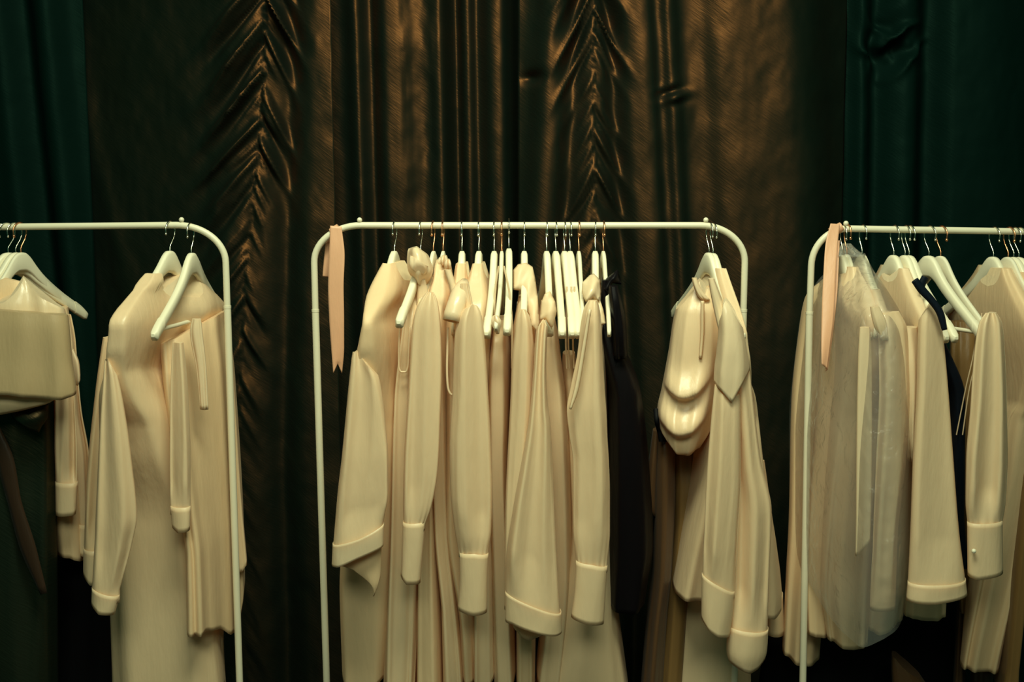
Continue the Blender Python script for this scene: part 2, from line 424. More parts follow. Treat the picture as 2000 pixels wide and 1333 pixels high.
def hanger_grip(thick, s, wide=True):
    u, up, lo = hanger_outline(wide)
    V, Fc = [], []
    sel = [i for i in range(len(u)) if u[i] > .165]
    ring = [(-.5, -.30), (-.36, -.5), (.36, -.5), (.5, -.30), (.5, .30), (.36, .5), (-.36, .5), (-.5, .30)]; n = 8
    for i in sel:
        c = (up[i] + lo[i]) / 2; h = up[i] - lo[i] + .0022; bow = .008 * (u[i] / HL) ** 2
        e = min(1, .45 + math.sqrt(max(0, HL - u[i]) / .02))
        for fh, ft in ring: V.append((s * (u[i] + (.0015 if i == sel[-1] else 0)), bow + ft * (thick + .002) * e, c + fh * h))
    for i in range(len(sel) - 1):
        for j in range(n):
            x = i * n + j; y = i * n + (j + 1) % n
            Fc.append((x, y, y + n, x + n) if s > 0 else (x + n, y + n, y, x))
    Fc.append(tuple(range(n))); Fc.append(tuple((len(sel) - 1) * n + j for j in range(n)))
    return V, Fc
def hook_mesh(r=.0016):
    R = .0205; cz = RR + r - R
    pts = [(0, 0, -.070), (0, 0, -.050), (.003, 0, -.044), (.014, 0, -.030), (.0195, 0, -.020)]
    n = 16
    for i in range(n + 1):
        a = math.radians(-18) + math.radians(215) * i / n
        pts.append((R * math.cos(a), 0, cz + R * math.sin(a)))
    pts.append((-R * .93, 0, cz - .010))
    return join(tube_mesh(pts, r, 8), ball_mesh(pts[-1], r * 1.9, n=8))
PROTO = {}
def proto(kind):
    if kind in PROTO: return PROTO[kind]
    th, wide, mat, hm, hr = {'steel': (.015, True, M_wood, M_steel, .0016), 'bar': (.015, True, M_wood, M_steel, .0016), 'copper': (.009, False, M_ivory, M_copper, .0019)}[kind]
    t = thing('clothes_hanger', '', 'hanger')
    obj('hanger_body', *hanger_body(th, wide), mat, t, fix=True)
    obj('hook', *hook_mesh(hr), hm, t)
    if kind != 'copper':
        for s in (-1, 1): obj('arm_tip', *hanger_grip(th, s, wide), mat, t, fix=True)
    if kind == 'bar':
        obj('trouser_bar', *tube_mesh([(-.178, .006, -.213), (-.09, .006, -.215), (0, .006, -.216), (.09, .006, -.215), (.178, .006, -.213)], .0048, 10), mat, t)
    PROTO[kind] = t
    return t
USED = set()
HG, HX, HT, HW = {}, {}, {}, {}
def hanger(kind, x, xt, label, group, dz=0.0, tilt=0.0, w=1.0):
    """x: where the hook sits on the rail; xt: where the nearer arm tip shows"""
    src = proto(kind); base = rail_z(x)
    best = None
    for k in range(-880, 881, 4):
        al = math.radians(k / 10)
        tip = base + Matrix.Rotation(PI / 2 + al, 3, 'Z') @ Vector((-HL * w, .008, -.21))
        e = abs(proj(tip)[0] - xt)
        if best is None or e < best[0]: best = (e, al)
    al = best[1]
    if kind in USED:
        r = src.copy(); COL.objects.link(r)
        for c in list(src.children):
            d = c.copy(); COL.objects.link(d); d.parent = r
    else: r = src; USED.add(kind)
    r.location = base + Vector((0, 0, dz)); r.scale = (w, 1, 1)
    # local -x arm points to the camera when rz = 90deg - al
    r.rotation_euler = (0, math.radians(tilt), PI / 2 + al)
    r['label'] = label; r['group'] = group
    HG[x] = r; HX[x] = xt; HT[x] = math.radians(tilt); HW[x] = w
    return r

g = 'hangers on the leftmost rack'
hanger('steel', 13, -150, 'white wooden hanger at the frame edge, steel hook furthest from the kimono', g)
hanger('steel', 28, -120, 'white wooden hanger above the strapless top, next to the copper hook', g)
hanger('copper', 38, -95, 'ivory hanger with a copper hook above the strapless cream top', g)
hanger('steel', 333, 236, 'white wooden hanger inside the white kimono dress with a scooped neck', g, 0, 7)
hanger('bar', 372, 298, 'white wooden hanger with a thin bar carrying the pleated cream top', g)
g = 'hangers on the middle rack'
hanger('steel', 771, 722, 'white wooden hanger in the wide sleeved robe nearest the peach ribbon', g, 0, 7)
hanger('steel', 822, 783, 'white wooden hanger with its bare arm below the big satin bow', g, 0, 7)
hanger('copper', 846, 806, 'copper hooked hanger just beside the satin bow, first of the copper pair', g, 0, 0, .86)
hanger('copper', 865, 838, 'copper hooked hanger at the ruffled collar, second of the copper pair', g, 0, 0, .86)
hanger('steel', 902, 888, 'white wooden hanger in the short rolled sleeve top with a loop strap', g, 0, 0, .80)
hanger('steel', 935, 917, 'white wooden hanger above the tall buttonless cuff blouse, beside the rolled sleeve', g, 0, 0, .86)
hanger('steel', 965, 950, 'bare white hanger arm slanting forward just beside the thin copper hook', g)
hanger('copper', 980, 968, 'slim ivory copper hooked hanger between two bare white hanger arms', g, 0, 4)
hanger('steel', 994, 990, 'bare white hanger sitting highest in the middle of the rack', g, .006)
hanger('steel', 1024, 1020, 'white wooden hanger at the stand up collar in the middle of the rail', g, 0, 0, .86)
hanger('steel', 1068, 1074, 'white wooden hanger above the folded collar with the bell sleeve', g, 0, 0, .84)
hanger('steel', 1086, 1098, 'bare white hanger arm reaching lowest, beside the folded collar', g)
hanger('steel', 1103, 1118, 'bare white hanger arm, nearer the folded collar of the two touching arms', g)
hanger('steel', 1114, 1131, 'bare white hanger arm, nearer the slim copper hook of the two touching arms', g)
hanger('copper', 1131, 1138, 'slim ivory copper hooked hanger between bare arms and the neck scarf blouse', g)
hanger('steel', 1163, 1160, 'white wooden hanger in the neck scarf blouse beside the black blouse', g, 0, 0, .86)
hanger('copper', 1179, 1190, 'ivory copper hooked hanger carrying the black bow blouse', g)
hanger('steel', 1386, 1446, 'white wooden hanger in the cowl draped blouse by the rack bend', g)
hanger('steel', 1394, 1452, 'white wooden hanger in the draped cape jacket by the rack bend', g)
g = 'hangers on the rack with plastic covered shirts'
hanger('steel', 1648, 1700, 'steel hooked hanger under plastic nearest the peach ribbon', g, 0, 0, .84)
hanger('copper', 1656, 1712, 'copper hooked hanger under plastic beside the peach ribbon', g, 0, 0, .84)
hanger('steel', 1686, 1748, 'steel hooked hanger under plastic, furthest from the peach ribbon', g, 0, 0, .84)
hanger('steel', 1748, 1826, 'white hanger with broad head just past the plastic bag, first of three', g)
hanger('steel', 1770, 1850, 'white hanger squeezed in the middle of three beside the plastic bag', g)
hanger('steel', 1778, 1868, 'white hanger whose arm tip pokes out by the navy edge', g)
hanger('bar', 1817, 1926, 'bare white hanger with a bar above the amber skirt', g)
hanger('copper', 1840, 1940, 'ivory copper hooked hanger close behind the bare barred hanger', g)
hanger('steel', 1943, 2040, 'white hanger in the pearl button cuff blouse', g)
hanger('copper', 1972, 2075, 'copper hooked hanger nearest the cropped edge of the picture', g)
hanger('steel', 1983, 2095, 'steel hooked hanger just inside the frame edge, beside the copper hook', g)
hanger('steel', 1993, 2115, 'steel hooked hanger cut by the frame edge, last in the row', g)


# ------------------------------------------------------------------ cloth pieces
def cloth(name, mat, parent, rows, Y=0.0, h=None, fold=.010, k=(3, 5, 8), top=None, hem=None, seed=1, n=72, shear=0.0, sq=.85,
          slope=0.0, solid=.0014, cap=True, hang=None, hemtuck=.3, scoop=None, full=0.0, swags=(), base=.15, dstep=9.0, ydrift=0.0, ridge=.5, gather=0.0):
    """A hanging tube of cloth. rows = (y, x_left, x_right[, half depth]) read along its drop; Y = distance of its middle;
    top / hem = [(fraction across, y)] edges; fold = fold height in metres growing down the drop."""
    rows = sorted(rows); ys = [r[0] for r in rows]
    hh = [(r[3] if len(r) > 3 else (h if h is not None else .03)) for r in rows]
    if 'sleeve' in name or 'cuff' in name: hh = [q * .5 for q in hh]; Y -= .014
    if 'sleeve' in name: fold *= 1.8; base = max(base, .5)
    elif name == 'body': fold *= 1.2; base = max(base, .28)
    rng = random.Random(seed * 7919 + len(rows))
    th = np.linspace(0, 2 * PI, n, endpoint=False)
    c = np.cos(th); s = np.sin(th)
    if hang is not None: sq = .55; Y = 0.0
    cs = np.sign(c) * np.abs(c) ** sq; ss = np.sign(s + 1e-9) * np.abs(s) ** sq
    xf = (cs + 1) / 2
    T = np.interp(xf, *zip(*top)) if top else np.full(n, ys[0], float)
    if name == 'cuff': T = T - 4; hh = [q + .005 for q in hh]; cap = False
    if scoop: T = T + (scoop - T) * np.clip(1 - (np.abs(ss) / .75) ** 2, 0, 1)
    B = np.interp(xf, *zip(*hem)) if hem else np.full(n, ys[-1], float)
    slv = 'sleeve' in name and 'fold' not in name and 'rolled' not in name
    if slv: B = B + 9
    m = max(6, int((np.max(B) - np.min(T)) / dstep) + 1)
    v = np.linspace(0, 1, m)[:, None]
    y = T[None, :] + v * (B - T)[None, :]
    xl = smooth_interp(ys, [r[1] for r in rows], y); xr = smooth_interp(ys, [r[2] for r in rows], y); hd = smooth_interp(ys, hh, y)
    skew = 0.0
    if hang is not None:        # follow the slope and the turn of the hanger inside
        uu, up_, _lo = hanger_outline(True); uu = uu * HW[hang]; st, ct = math.sin(HT[hang]), math.cos(HT[hang])
        near = np.interp(y, 440.5 - (uu * st + up_ * ct) * 855, uu * ct - up_ * st); far = np.interp(y, 440.5 - (up_ * ct - uu * st) * 855, uu * ct + up_ * st)
        if full: hd = np.where(y < 640, full, hd + (full - hd) * np.clip((800 - y) / 160, 0, 1))
        hd = np.minimum(hd, np.where(s[None, :] < 0, near, far) + .013)
        loose = 1 - .75 * v ** 1.5                      # lower down the cloth hangs free of the hanger's turn
        skew = (HX[hang] - hang) * loose; hd = hd * (1 - hemtuck * v)
        a = (xr - xl) / 2; xc = (xr + xl) / 2
        bl = np.clip((y - 600) / 160, 0, 1); bl = bl * bl * (3 - 2 * bl); xc = hang + (xc - hang) * bl
        a = np.sqrt(np.maximum(a * a - (skew * hd / HL) ** 2, np.maximum(.3 * a, 15) ** 2)); a = 9 + (np.maximum(a, 9) - 9) * np.clip((y - ys[0] + 6) / 64, 0, 1) ** .7; xl = xc - a; xr = xc + a
    f = np.zeros_like(y)
    for q in k:
        ph = rng.uniform(0, 2 * PI); dr = rng.uniform(-1.2, 1.2); w = rng.uniform(.6, 1.2)
        a = q * th[None, :] + ph + dr * v + .5 * np.sin(3 * v + ph)
        f += w * ((1 - ridge) * np.cos(a) + ridge * (1 - 2 * np.abs(np.sin(a / 2)) ** .75)) / (1 + .12 * q)
    env = base + (1 - base) * v ** .8
    if slv: env = env * np.clip((.975 - v) / .16, 0, 1)
    f = f * fold * env / len(k) * 1.6
    for sx, sy, sw, sag, amp in swags:
        xx = xl + (xr - xl) * xf[None, :]
        d = y - (sy + sag * (1 - ((xx - sx) / sw) ** 2))
        f += amp * np.where(d < 0, np.exp(-(d / 30) ** 2), np.exp(-(d / 7) ** 2)) * np.exp(-((xx - sx) / (sw * 1.1)) ** 4) * (ss[None, :] < 0)
    if gather: f += gather * np.cos(14 * th[None, :] + ph) * np.exp(-(1 - v) / .035)
    dY = hd * (ss[None, :] + shear * cs[None, :]) + f * np.abs(ss)[None, :] ** .5 * np.sign(ss)[None, :]
    x = xl + (xr - xl) * xf[None, :]
    # side-to-side wander of the inner columns so that folds are not dead straight
    x = x + np.sin(v * rng.uniform(2, 5) + rng.uniform(0, 6)) * (xr - xl) * .02 * (1 - (2 * xf[None, :] - 1) ** 2)
    yy = Y + ydrift * v + dY
    x = x - skew * dY / HL
    base_p = at(x, y, Y + 0 * x)
    X = at(x, y, yy)[..., 0]
    Z = base_p[..., 2] - slope * np.abs(dY) * (1 - v) ** 1.5
    V = np.stack([X, yy, Z], -1).reshape(-1, 3)
    i, j = np.meshgrid(np.arange(m - 1), np.arange(n), indexing='ij')
    a = (i * n + j).ravel(); b = (i * n + (j + 1) % n).ravel()
    Fc = np.stack([a, a + n, b + n, b], -1).tolist()
    if cap: Fc.append(tuple(range(n)))
    return obj(name, V, Fc, mat, parent, solid=solid, offset=1.0)
def band(name, mat, parent, pts, w, Y=0.0, thick=.002, dY=None, n=None):
    """ribbon or tie: pts along the middle in pixels, w width in pixels (or one per point), dY depth per point"""
    w = [w] * len(pts) if not hasattr(w, '__len__') else w
    dY = [0] * len(pts) if dY is None else dY
    t = np.linspace(0, 1, len(pts)); q = np.linspace(0, 1, max(12, len(pts) * 6))
    X = smooth_interp(t, [p[0] for p in pts], q); Yp = smooth_interp(t, [p[1] for p in pts], q)
    Wd = smooth_interp(t, w, q); D = smooth_interp(t, dY, q)
    V, Fc = [], []; nn = 5
    tx = np.gradient(X); ty = np.gradient(Yp); l = np.hypot(tx, ty) + 1e-6; nx, ny = -ty / l, tx / l
    for i in range(len(q)):
        for j in range(nn):
            e = j / (nn - 1) - .5
            V.append(at(X[i] + nx[i] * Wd[i] * e, Yp[i] + ny[i] * Wd[i] * e, Y + D[i] + .004 * (2 * e) ** 2))
    for i in range(len(q) - 1):
        for j in range(nn - 1):
            a = i * nn + j; Fc.append((a, a + 1, a + 1 + nn, a + nn))
    return obj(name, V, Fc, mat, parent, solid=thick, offset=0)
def cord(name, mat, parent, pts, r, Y=0.0):
    t = np.linspace(0, 1, len(pts)); q = np.linspace(0, 1, len(pts) * 6)
    X = smooth_interp(t, [p[0] for p in pts], q); Yp = smooth_interp(t, [p[1] for p in pts], q)
    D = smooth_interp(t, [(p[2] if len(p) > 2 else 0) for p in pts], q)
    return obj(name, *tube_mesh([at(X[i], Yp[i], Y + D[i]) for i in range(len(q))], r, 8), mat, parent)
def flap(name, mat, parent, poly, Y=0.0, bulge=.008, lean=0.0, thick=.0016, wob=.003, step=3.0):
    """flat cut piece of cloth with sharp corners (collar, scarf end, flap): pixel outline, its own depth, softly padded;
    lean moves the lower edge towards the camera"""
    from mathutils.geometry import delaunay_2d_cdt
    pl = []
    for i in range(len(poly)):
        p, q = poly[i], poly[(i + 1) % len(poly)]
        m = max(1, int(math.hypot(q[0] - p[0], q[1] - p[1]) / step))
        pl += [(p[0] + (q[0] - p[0]) * k / m, p[1] + (q[1] - p[1]) * k / m) for k in range(m)]
    A = np.array(pl); y0, y1 = A[:, 1].min(), A[:, 1].max()
    pts = [Vector(p) for p in pl]; n0 = len(pts)
    for gx in np.arange(A[:, 0].min(), A[:, 0].max(), step):
        for gy in np.arange(y0, y1, step):
            ins = False; j = len(poly) - 1
            for i in range(len(poly)):
                (xi, yi), (xj, yj) = poly[i], poly[j]
                if (yi > gy) != (yj > gy) and gx < (xj - xi) * (gy - yi) / (yj - yi) + xi: ins = not ins
                j = i
            if ins and np.min(np.hypot(A[:, 0] - gx, A[:, 1] - gy)) > step * .6: pts.append(Vector((gx, gy)))
    vo, eo, fo = delaunay_2d_cdt(pts, [(i, (i + 1) % n0) for i in range(n0)], [list(range(n0))], 1, 1e-5)[:3]
    V = []
    for p in vo:
        d = np.min(np.hypot(A[:, 0] - p[0], A[:, 1] - p[1])); t = (p[1] - y0) / (y1 - y0)
        V.append(at(p[0], p[1], Y - bulge * (1 - math.exp(-d / 7)) - lean * t + wob * math.sin(p[0] / 5 + p[1] / 13)))
    return obj(name, V, [tuple(f) for f in fo], mat, parent, solid=thick, offset=0, fix=True)
def garment(name, label, cat, x, y=520, group=None, Y=0.0):
    return thing(name, label, cat, P(x, y, Y), group)
# ------------------------------------------------------------------ middle rack: clothes in hanging order
t = garment('robe', 'cream satin robe with wide turned back cuff, nearest the peach ribbon', 'robe', 771)
cloth('body', M_warm, t, [(512, 738, 806, .2), (575, 714, 813, .2), (605, 701, 814, .2), (650, 696, 814, .2), (800, 690, 812, .19), (1000, 678, 800, .17), (1140, 668, 785, .15), (1340, 671, 757, .12)],
      0, scoop=550, hem=[(0, 1300), (.15, 1324), (.45, 1324), (.7, 1312), (1, 1296)], fold=.016, hang=771, full=.25, seed=1, k=(3, 5, 7))
sl = cloth('sleeve', M_cream, t, [(668, 692, 704, .02), (700, 688, 720, .035), (745, 683, 741, .045), (830, 675, 752, .05), (900, 668, 757, .055), (960, 661, 757, .055), (1030, 655, 747, .05), (1066, 652, 746, .05)],
      -.205, top=[(0, 690), (.4, 684), (1, 735)], hem=[(0, 1070), (.5, 1052), (1, 1030)], fold=.012, seed=2, k=(2, 3, 5))
cloth('cuff', M_pearl, sl, [(1020, 653, 749, .054), (1060, 651, 748, .055), (1104, 649, 746, .055)], -.205, top=[(0, 1066), (.5, 1049), (1, 1026)], hem=[(0, 1104), (.12, 1102), (.5, 1084), (1, 1064)], fold=.004, seed=3, k=(2, 3))
cloth('cuff_lining', M_warm, sl, [(1070, 655, 744, .03), (1110, 668, 743, .025), (1140, 705, 740, .02), (1166, 722, 731, .006)], -.195, top=[(0, 1095), (.5, 1078), (1, 1060)], hem=[(0, 1104), (.3, 1112), (.55, 1140), (.85, 1166), (1, 1128)], fold=.006, seed=4, k=(2, 3))

t = garment('bow_blouse', 'cream satin blouse with a big loose bow at its neck', 'blouse', 822)
cloth('body', M_cream, t, [(556, 806, 840, .04), (600, 792, 846, .12), (680, 782, 848, .16), (800, 776, 846, .17), (1000, 768, 838, .17), (1200, 756, 824, .17), (1345, 750, 812, .17)], .02, fold=.020, hang=822, seed=5, k=(4, 7, 11), ydrift=.0)
bw = cloth('bow', M_pearl, t, [(483, 800, 824, .018), (492, 797, 832, .030), (510, 796, 840, .036), (528, 798, 845, .034), (545, 808, 840, .022), (556, 816, 832, .012)], -.075, top=[(0, 487), (.6, 483), (1, 500)], fold=.016, seed=6, k=(2, 3, 5), base=1, dstep=4)
cloth('bow_loop', M_pearl, bw, [(498, 802, 836, .01), (515, 800, 836, .02), (530, 806, 834, .016), (538, 812, 830, .006)], -.108, top=[(0, 500), (.5, 508), (1, 522)], hem=[(0, 524), (.5, 538), (1, 534)], fold=.010, seed=66, k=(2, 3), base=1, dstep=4)
band('bow_tail', M_pearl, t, [(824, 546), (826, 580), (822, 640), (820, 700)], [12, 22, 26, 24], -.10)
cord('loop_strap', M_pearl, t, [(781, 640), (779, 690), (779, 716), (784, 727), (792, 727), (797, 714), (798, 690), (800, 640)], .0022, -.175)

t = garment('blouse', 'cream blouse with a narrow cuffed sleeve beside the bow blouse', 'blouse', 846)
cloth('body', M_warm, t, [(540, 838, 856, .03), (590, 832, 868, .12), (700, 830, 874, .16), (900, 828, 876, .16), (1100, 820, 870, .16), (1345, 815, 868, .16)], .03, fold=.014, hang=846, seed=7, k=(3, 5, 8))
sl = cloth('sleeve', M_cream, t, [(572, 834, 846, .015), (584, 824, 852, .03), (610, 812, 857, .042), (640, 806, 860, .045), (720, 801, 862, .045), (800, 796, 860, .045), (900, 790, 856, .045), (985, 788, 843, .042), (1026, 790, 829, .035)], -.19, fold=.010, seed=8, k=(2, 3, 5), gather=.003)
cloth('cuff', M_linen, sl, [(1022, 788, 829, .033), (1040, 787, 828, .034), (1100, 785, 823, .034), (1136, 783, 820, .034)], -.19, top=[(0, 1023), (1, 1021)], hem=[(0, 1124), (.3, 1136), (1, 1137)], fold=.002, seed=9, k=(2, 3))

t = garment('ruffle_collar_dress', 'cream dress with a small ruffled collar on the second copper hook', 'dress', 865)
cloth('body', M_cream, t, [(508, 858, 872, .03), (535, 850, 880, .08), (570, 840, 888, .13), (640, 842, 896, .17), (800, 848, 892, .175), (1000, 860, 882, .17), (1180, 866, 902, .17), (1345, 868, 912, .17)], .01, fold=.012, hang=865, seed=10, k=(3, 5, 8))
for i, (x0, x1, y0) in enumerate(((856, 866, 504), (862, 874, 500), (868, 880, 508))):
    cloth('collar_ruffle', M_pearl, t, [(y0, x0 + 2, x1 - 2, .008), (y0 + 8, x0, x1, .014), (y0 + 18, x0 + 2, x1 - 1, .006)], -.03 - .02 * i, fold=.006, k=(3, 5), base=1, seed=70 + i, dstep=3)
cloth('shoulder_panel', M_pearl, t, [(528, 868, 880, .01), (560, 878, 890, .012), (620, 886, 898, .012), (660, 889, 896, .008)], -.16, fold=.003, seed=12)

t = garment('loop_strap_top', 'cream top with a short rolled sleeve and a long loop strap', 'top', 902)
cloth('body', M_warm, t, [(514, 890, 912, .04), (580, 880, 924, .12), (640, 874, 930, .15), (800, 872, 930, .16), (1000, 868, 926, .16), (1200, 900, 930, .16), (1300, 905, 932, .15)], .03, fold=.014, hang=902, scoop=550, seed=13, k=(3, 5, 8))
obj('rolled_sleeve', *tube_mesh([at(x, y, Y) for x, y, Y in ((907, 552, -.13), (903, 562, -.16), (897, 578, -.19), (891, 598, -.205), (886, 614, -.212), (883, 628, -.216))], [.009, .0155, .0185, .0195, .0198, .0195], 24, caps=False), M_pearl, t, solid=.0016, offset=0)
cloth('sleeve_fold', M_cream, t, [(555, 900, 914, .01), (600, 905, 922, .02), (700, 902, 920, .02), (760, 898, 912, .01)], -.18, fold=.005, seed=15)
cord('loop_strap', M_pearl, t, [(875, 640), (873, 720), (875, 758), (882, 771), (892, 772), (896, 760), (897, 700), (900, 640)], .0026, -.20)

t = garment('cuffed_blouse', 'cream satin blouse whose tall plain cuff hangs lowest in the middle', 'blouse', 935)
cloth('body', M_cream, t, [(514, 920, 950, .04), (556, 912, 962, .1), (600, 906, 966, .14), (700, 910, 968, .16), (900, 915, 964, .16), (1100, 926, 968, .16), (1318, 925, 968, .16)], .02, hem=[(0, 1300), (.3, 1312), (.7, 1312), (1, 1290)], fold=.014, hang=935, scoop=545, seed=16, k=(3, 5, 8))
sl = cloth('sleeve', M_cream, t, [(596, 914, 930, .02), (606, 904, 936, .032), (625, 894, 941, .042), (660, 889, 945, .048), (760, 885, 952, .05), (880, 879, 958, .052), (960, 881, 960, .052), (1040, 890, 958, .048), (1078, 897, 952, .036)], -.2, top=[(0, 606), (.5, 595), (1, 600)], hem=[(0, 1078), (.5, 1084), (1, 1082)], fold=.010, seed=17, k=(2, 3, 5), gather=.003)
cloth('cuff', M_linen, sl, [(1074, 898, 953, .036), (1130, 899, 951, .037), (1196, 895, 950, .037)], -.2, top=[(0, 1082), (.5, 1080), (1, 1084)], hem=[(0, 1190), (.5, 1196), (1, 1194)], fold=.002, seed=18, k=(2, 3))

t = garment('slip_dress', 'cream slip dress on the slim copper hook, visible between bare hanger arms', 'dress', 980)
cloth('body', M_cream, t, [(622, 962, 984, .05), (650, 960, 990, .12), (760, 957, 998, .15), (900, 958, 994, .15), (1100, 962, 1000, .15), (1322, 966, 1008, .15)], -.02, hem=[(0, 1316), (.4, 1322), (.8, 1318), (1, 1298)], fold=.014, hang=980, seed=19, k=(3, 5, 8))
cord('shoulder_strap', M_pearl, t, [(974, 520), (968, 560), (966, 600), (968, 640)], .0022, -.12)
cord('shoulder_strap', M_pearl, t, [(984, 520), (996, 580), (1000, 640), (1000, 720)], .0022, -.13)
cloth('bow', M_pearl, t, [(618, 963, 972, .006), (628, 961, 978, .012), (642, 965, 976, .008), (652, 970, 974, .004)], -.20, fold=.006, base=1, seed=20, k=(2, 3), dstep=3)

t = garment('high_collar_shirt', 'cream shirt with a stand up collar and pointed shoulder flap', 'shirt', 1024)
cloth('body', M_warm, t, [(580, 1010, 1042, .05), (640, 1004, 1046, .13), (760, 1000, 1050, .15), (900, 1000, 1048, .16), (1100, 1010, 1046, .16), (1345, 1010, 1044, .16)], .03, fold=.012, hang=1024, seed=21, k=(3, 5, 8))
flap('collar', M_linen, t, [(1003, 528), (1012, 517), (1028, 514), (1040, 522), (1045, 545), (1050, 580), (1054, 632), (1048, 648), (1038, 636), (1028, 596), (1020, 568), (1003, 566)], -.035, .014, .09)
cloth('sleeve', M_cream, t, [(606, 1016, 1026, .015), (616, 1012, 1032, .03), (640, 1008, 1038, .04), (700, 1001, 1041, .045), (780, 998, 1040, .045), (900, 992, 1034, .045), (1000, 988, 1030, .045), (1180, 986, 1020, .04)], -.19, fold=.009, seed=24, k=(2, 3, 5))

t = garment('bell_sleeve_blouse', 'cream blouse with a folded collar and wide bell sleeve ending in a pointed cuff', 'blouse', 1068)
cloth('body', M_cream, t, [(590, 1056, 1084, .04), (650, 1052, 1092, .12), (760, 1056, 1102, .15), (900, 1062, 1112, .16), (1100, 1066, 1118, .16), (1345, 1044, 1100, .16)], .02, hem=[(0, 1300), (1, 1345)], fold=.012, hang=1068, seed=25, k=(3, 5, 8))
flap('collar', M_linen, t, [(1058, 590), (1064, 575), (1074, 569), (1084, 590), (1087, 608), (1078, 644), (1066, 624), (1054, 626)], -.19, .012, .02)
sl = cloth('bell_sleeve', M_cream, t, [(626, 1052, 1070, .02), (650, 1048, 1068, .03), (720, 1043, 1066, .038), (790, 1037, 1069, .045), (830, 1032, 1074, .05), (900, 1020, 1078, .055), (1000, 1002, 1082, .06), (1100, 989, 1087, .065), (1205, 988, 1093, .065)], -.215, top=[(0, 640), (.5, 626), (1, 640)], hem=[(0, 1158), (1, 1200)], fold=.014, seed=27, k=(2, 3, 5))
cloth('cuff', M_linen, sl, [(1150, 988, 1094, .066), (1236, 988, 1096, .066)], -.215, top=[(0, 1158), (1, 1199)], hem=[(0, 1212), (.12, 1211), (.5, 1222), (.9, 1234), (1, 1235)], fold=.003, seed=28, k=(2, 3))
cloth('cuff_lining', M_warm, sl, [(1200, 1002, 1092, .03), (1226, 1004, 1092, .026), (1251, 1018, 1060, .012)], -.195, hem=[(0, 1226), (.15, 1244), (.4, 1250), (1, 1228)], fold=.004, seed=29, k=(2, 3))

t = garment('strappy_dress', 'cream dress with thin straps beneath the two touching bare hanger arms', 'dress', 1108)
cloth('body', M_warm, t, [(690, 1100, 1122, .04), (740, 1098, 1128, .10), (860, 1104, 1132, .13), (1000, 1112, 1134, .14), (1190, 1112, 1140, .14), (1345, 1098, 1150, .14)], .04, fold=.012, seed=30, k=(3, 5))
for a, b in ((1107, 1105), (1116, 1110), (1122, 1119)):
    cord('shoulder_strap', M_pearl, t, [(a, 560), (a + (b - a) * .3, 600), (b, 660), (b + 2, 720)], .0020, -.1)

t = garment('scarf_neck_blouse', 'cream satin blouse with a neck scarf and tall cuff, beside the black blouse', 'blouse', 1163)
cloth('body', M_cream, t, [(560, 1146, 1176, .05), (620, 1138, 1182, .13), (720, 1128, 1184, .15), (900, 1124, 1188, .16), (1050, 1112, 1192, .16), (1160, 1090, 1202, .16), (1345, 1046, 1226, .16)], .0, fold=.018, hang=1163, seed=31, k=(4, 6, 9))
flap('neck_scarf', M_pearl, t, [(1138, 552), (1152, 538), (1160, 535), (1172, 548), (1174, 570), (1170, 588), (1158, 582), (1144, 590), (1137, 572)], -.10, .02, .05, wob=.006)
flap('scarf_end', M_pearl, t, [(1160, 580), (1170, 580), (1178, 606), (1183, 632), (1172, 637), (1165, 612)], -.13, .008, .03)
sl = cloth('sleeve', M_cream, t, [(588, 1150, 1166, .018), (602, 1142, 1170, .032), (630, 1136, 1173, .042), (690, 1129, 1176, .046), (760, 1115, 1180, .05), (800, 1108, 1183, .052), (850, 1113, 1185, .052), (900, 1120, 1188, .052), (960, 1121, 1190, .052), (1040, 1121, 1190, .048), (1100, 1127, 1185, .038)], -.205, hem=[(0, 1098), (.5, 1102), (1, 1108)], fold=.011, seed=34, k=(2, 3, 5), gather=.003)
cloth('cuff', M_linen, sl, [(1094, 1126, 1186, .039), (1150, 1123, 1182, .04), (1216, 1115, 1178, .04)], -.205, top=[(0, 1098), (.5, 1101), (1, 1108)], hem=[(0, 1204), (.5, 1212), (1, 1217)], fold=.002, seed=35, k=(2, 3))
band('sleeve_placket', M_pearl, sl, [(1152, 605), (1140, 680), (1126, 760), (1114, 800)], [5, 7, 8, 3], -.262)

t = garment('black_blouse', 'black satin blouse with a black neck bow', 'blouse', 1181)
cloth('body', M_aub, t, [(556, 1184, 1204, .03), (600, 1181, 1216, .1), (660, 1183, 1230, .14), (760, 1186, 1250, .16), (900, 1188, 1266, .17), (1050, 1188, 1274, .17), (1120, 1187, 1264, .17), (1164, 1186, 1258, .17)], .03, hem=[(0, 1150), (.2, 1160), (.8, 1164), (1, 1158)], fold=.016, hang=1179, seed=36, k=(3, 5, 8))
flap('bow', M_aub, t, [(1176, 566), (1184, 545), (1206, 527), (1214, 556), (1196, 553), (1186, 570)], -.09, .016, .02, wob=.006)
cloth('bow_tail', M_aub, t, [(548, 1176, 1186, .01), (600, 1174, 1190, .012), (650, 1176, 1192, .01)], -.10, fold=.004, seed=38)
cloth('shoulder_panel', M_aub, t, [(560, 1190, 1206, .02), (590, 1192, 1214, .03), (640, 1196, 1222, .03), (700, 1200, 1224, .015)], -.14, fold=.006, seed=39)

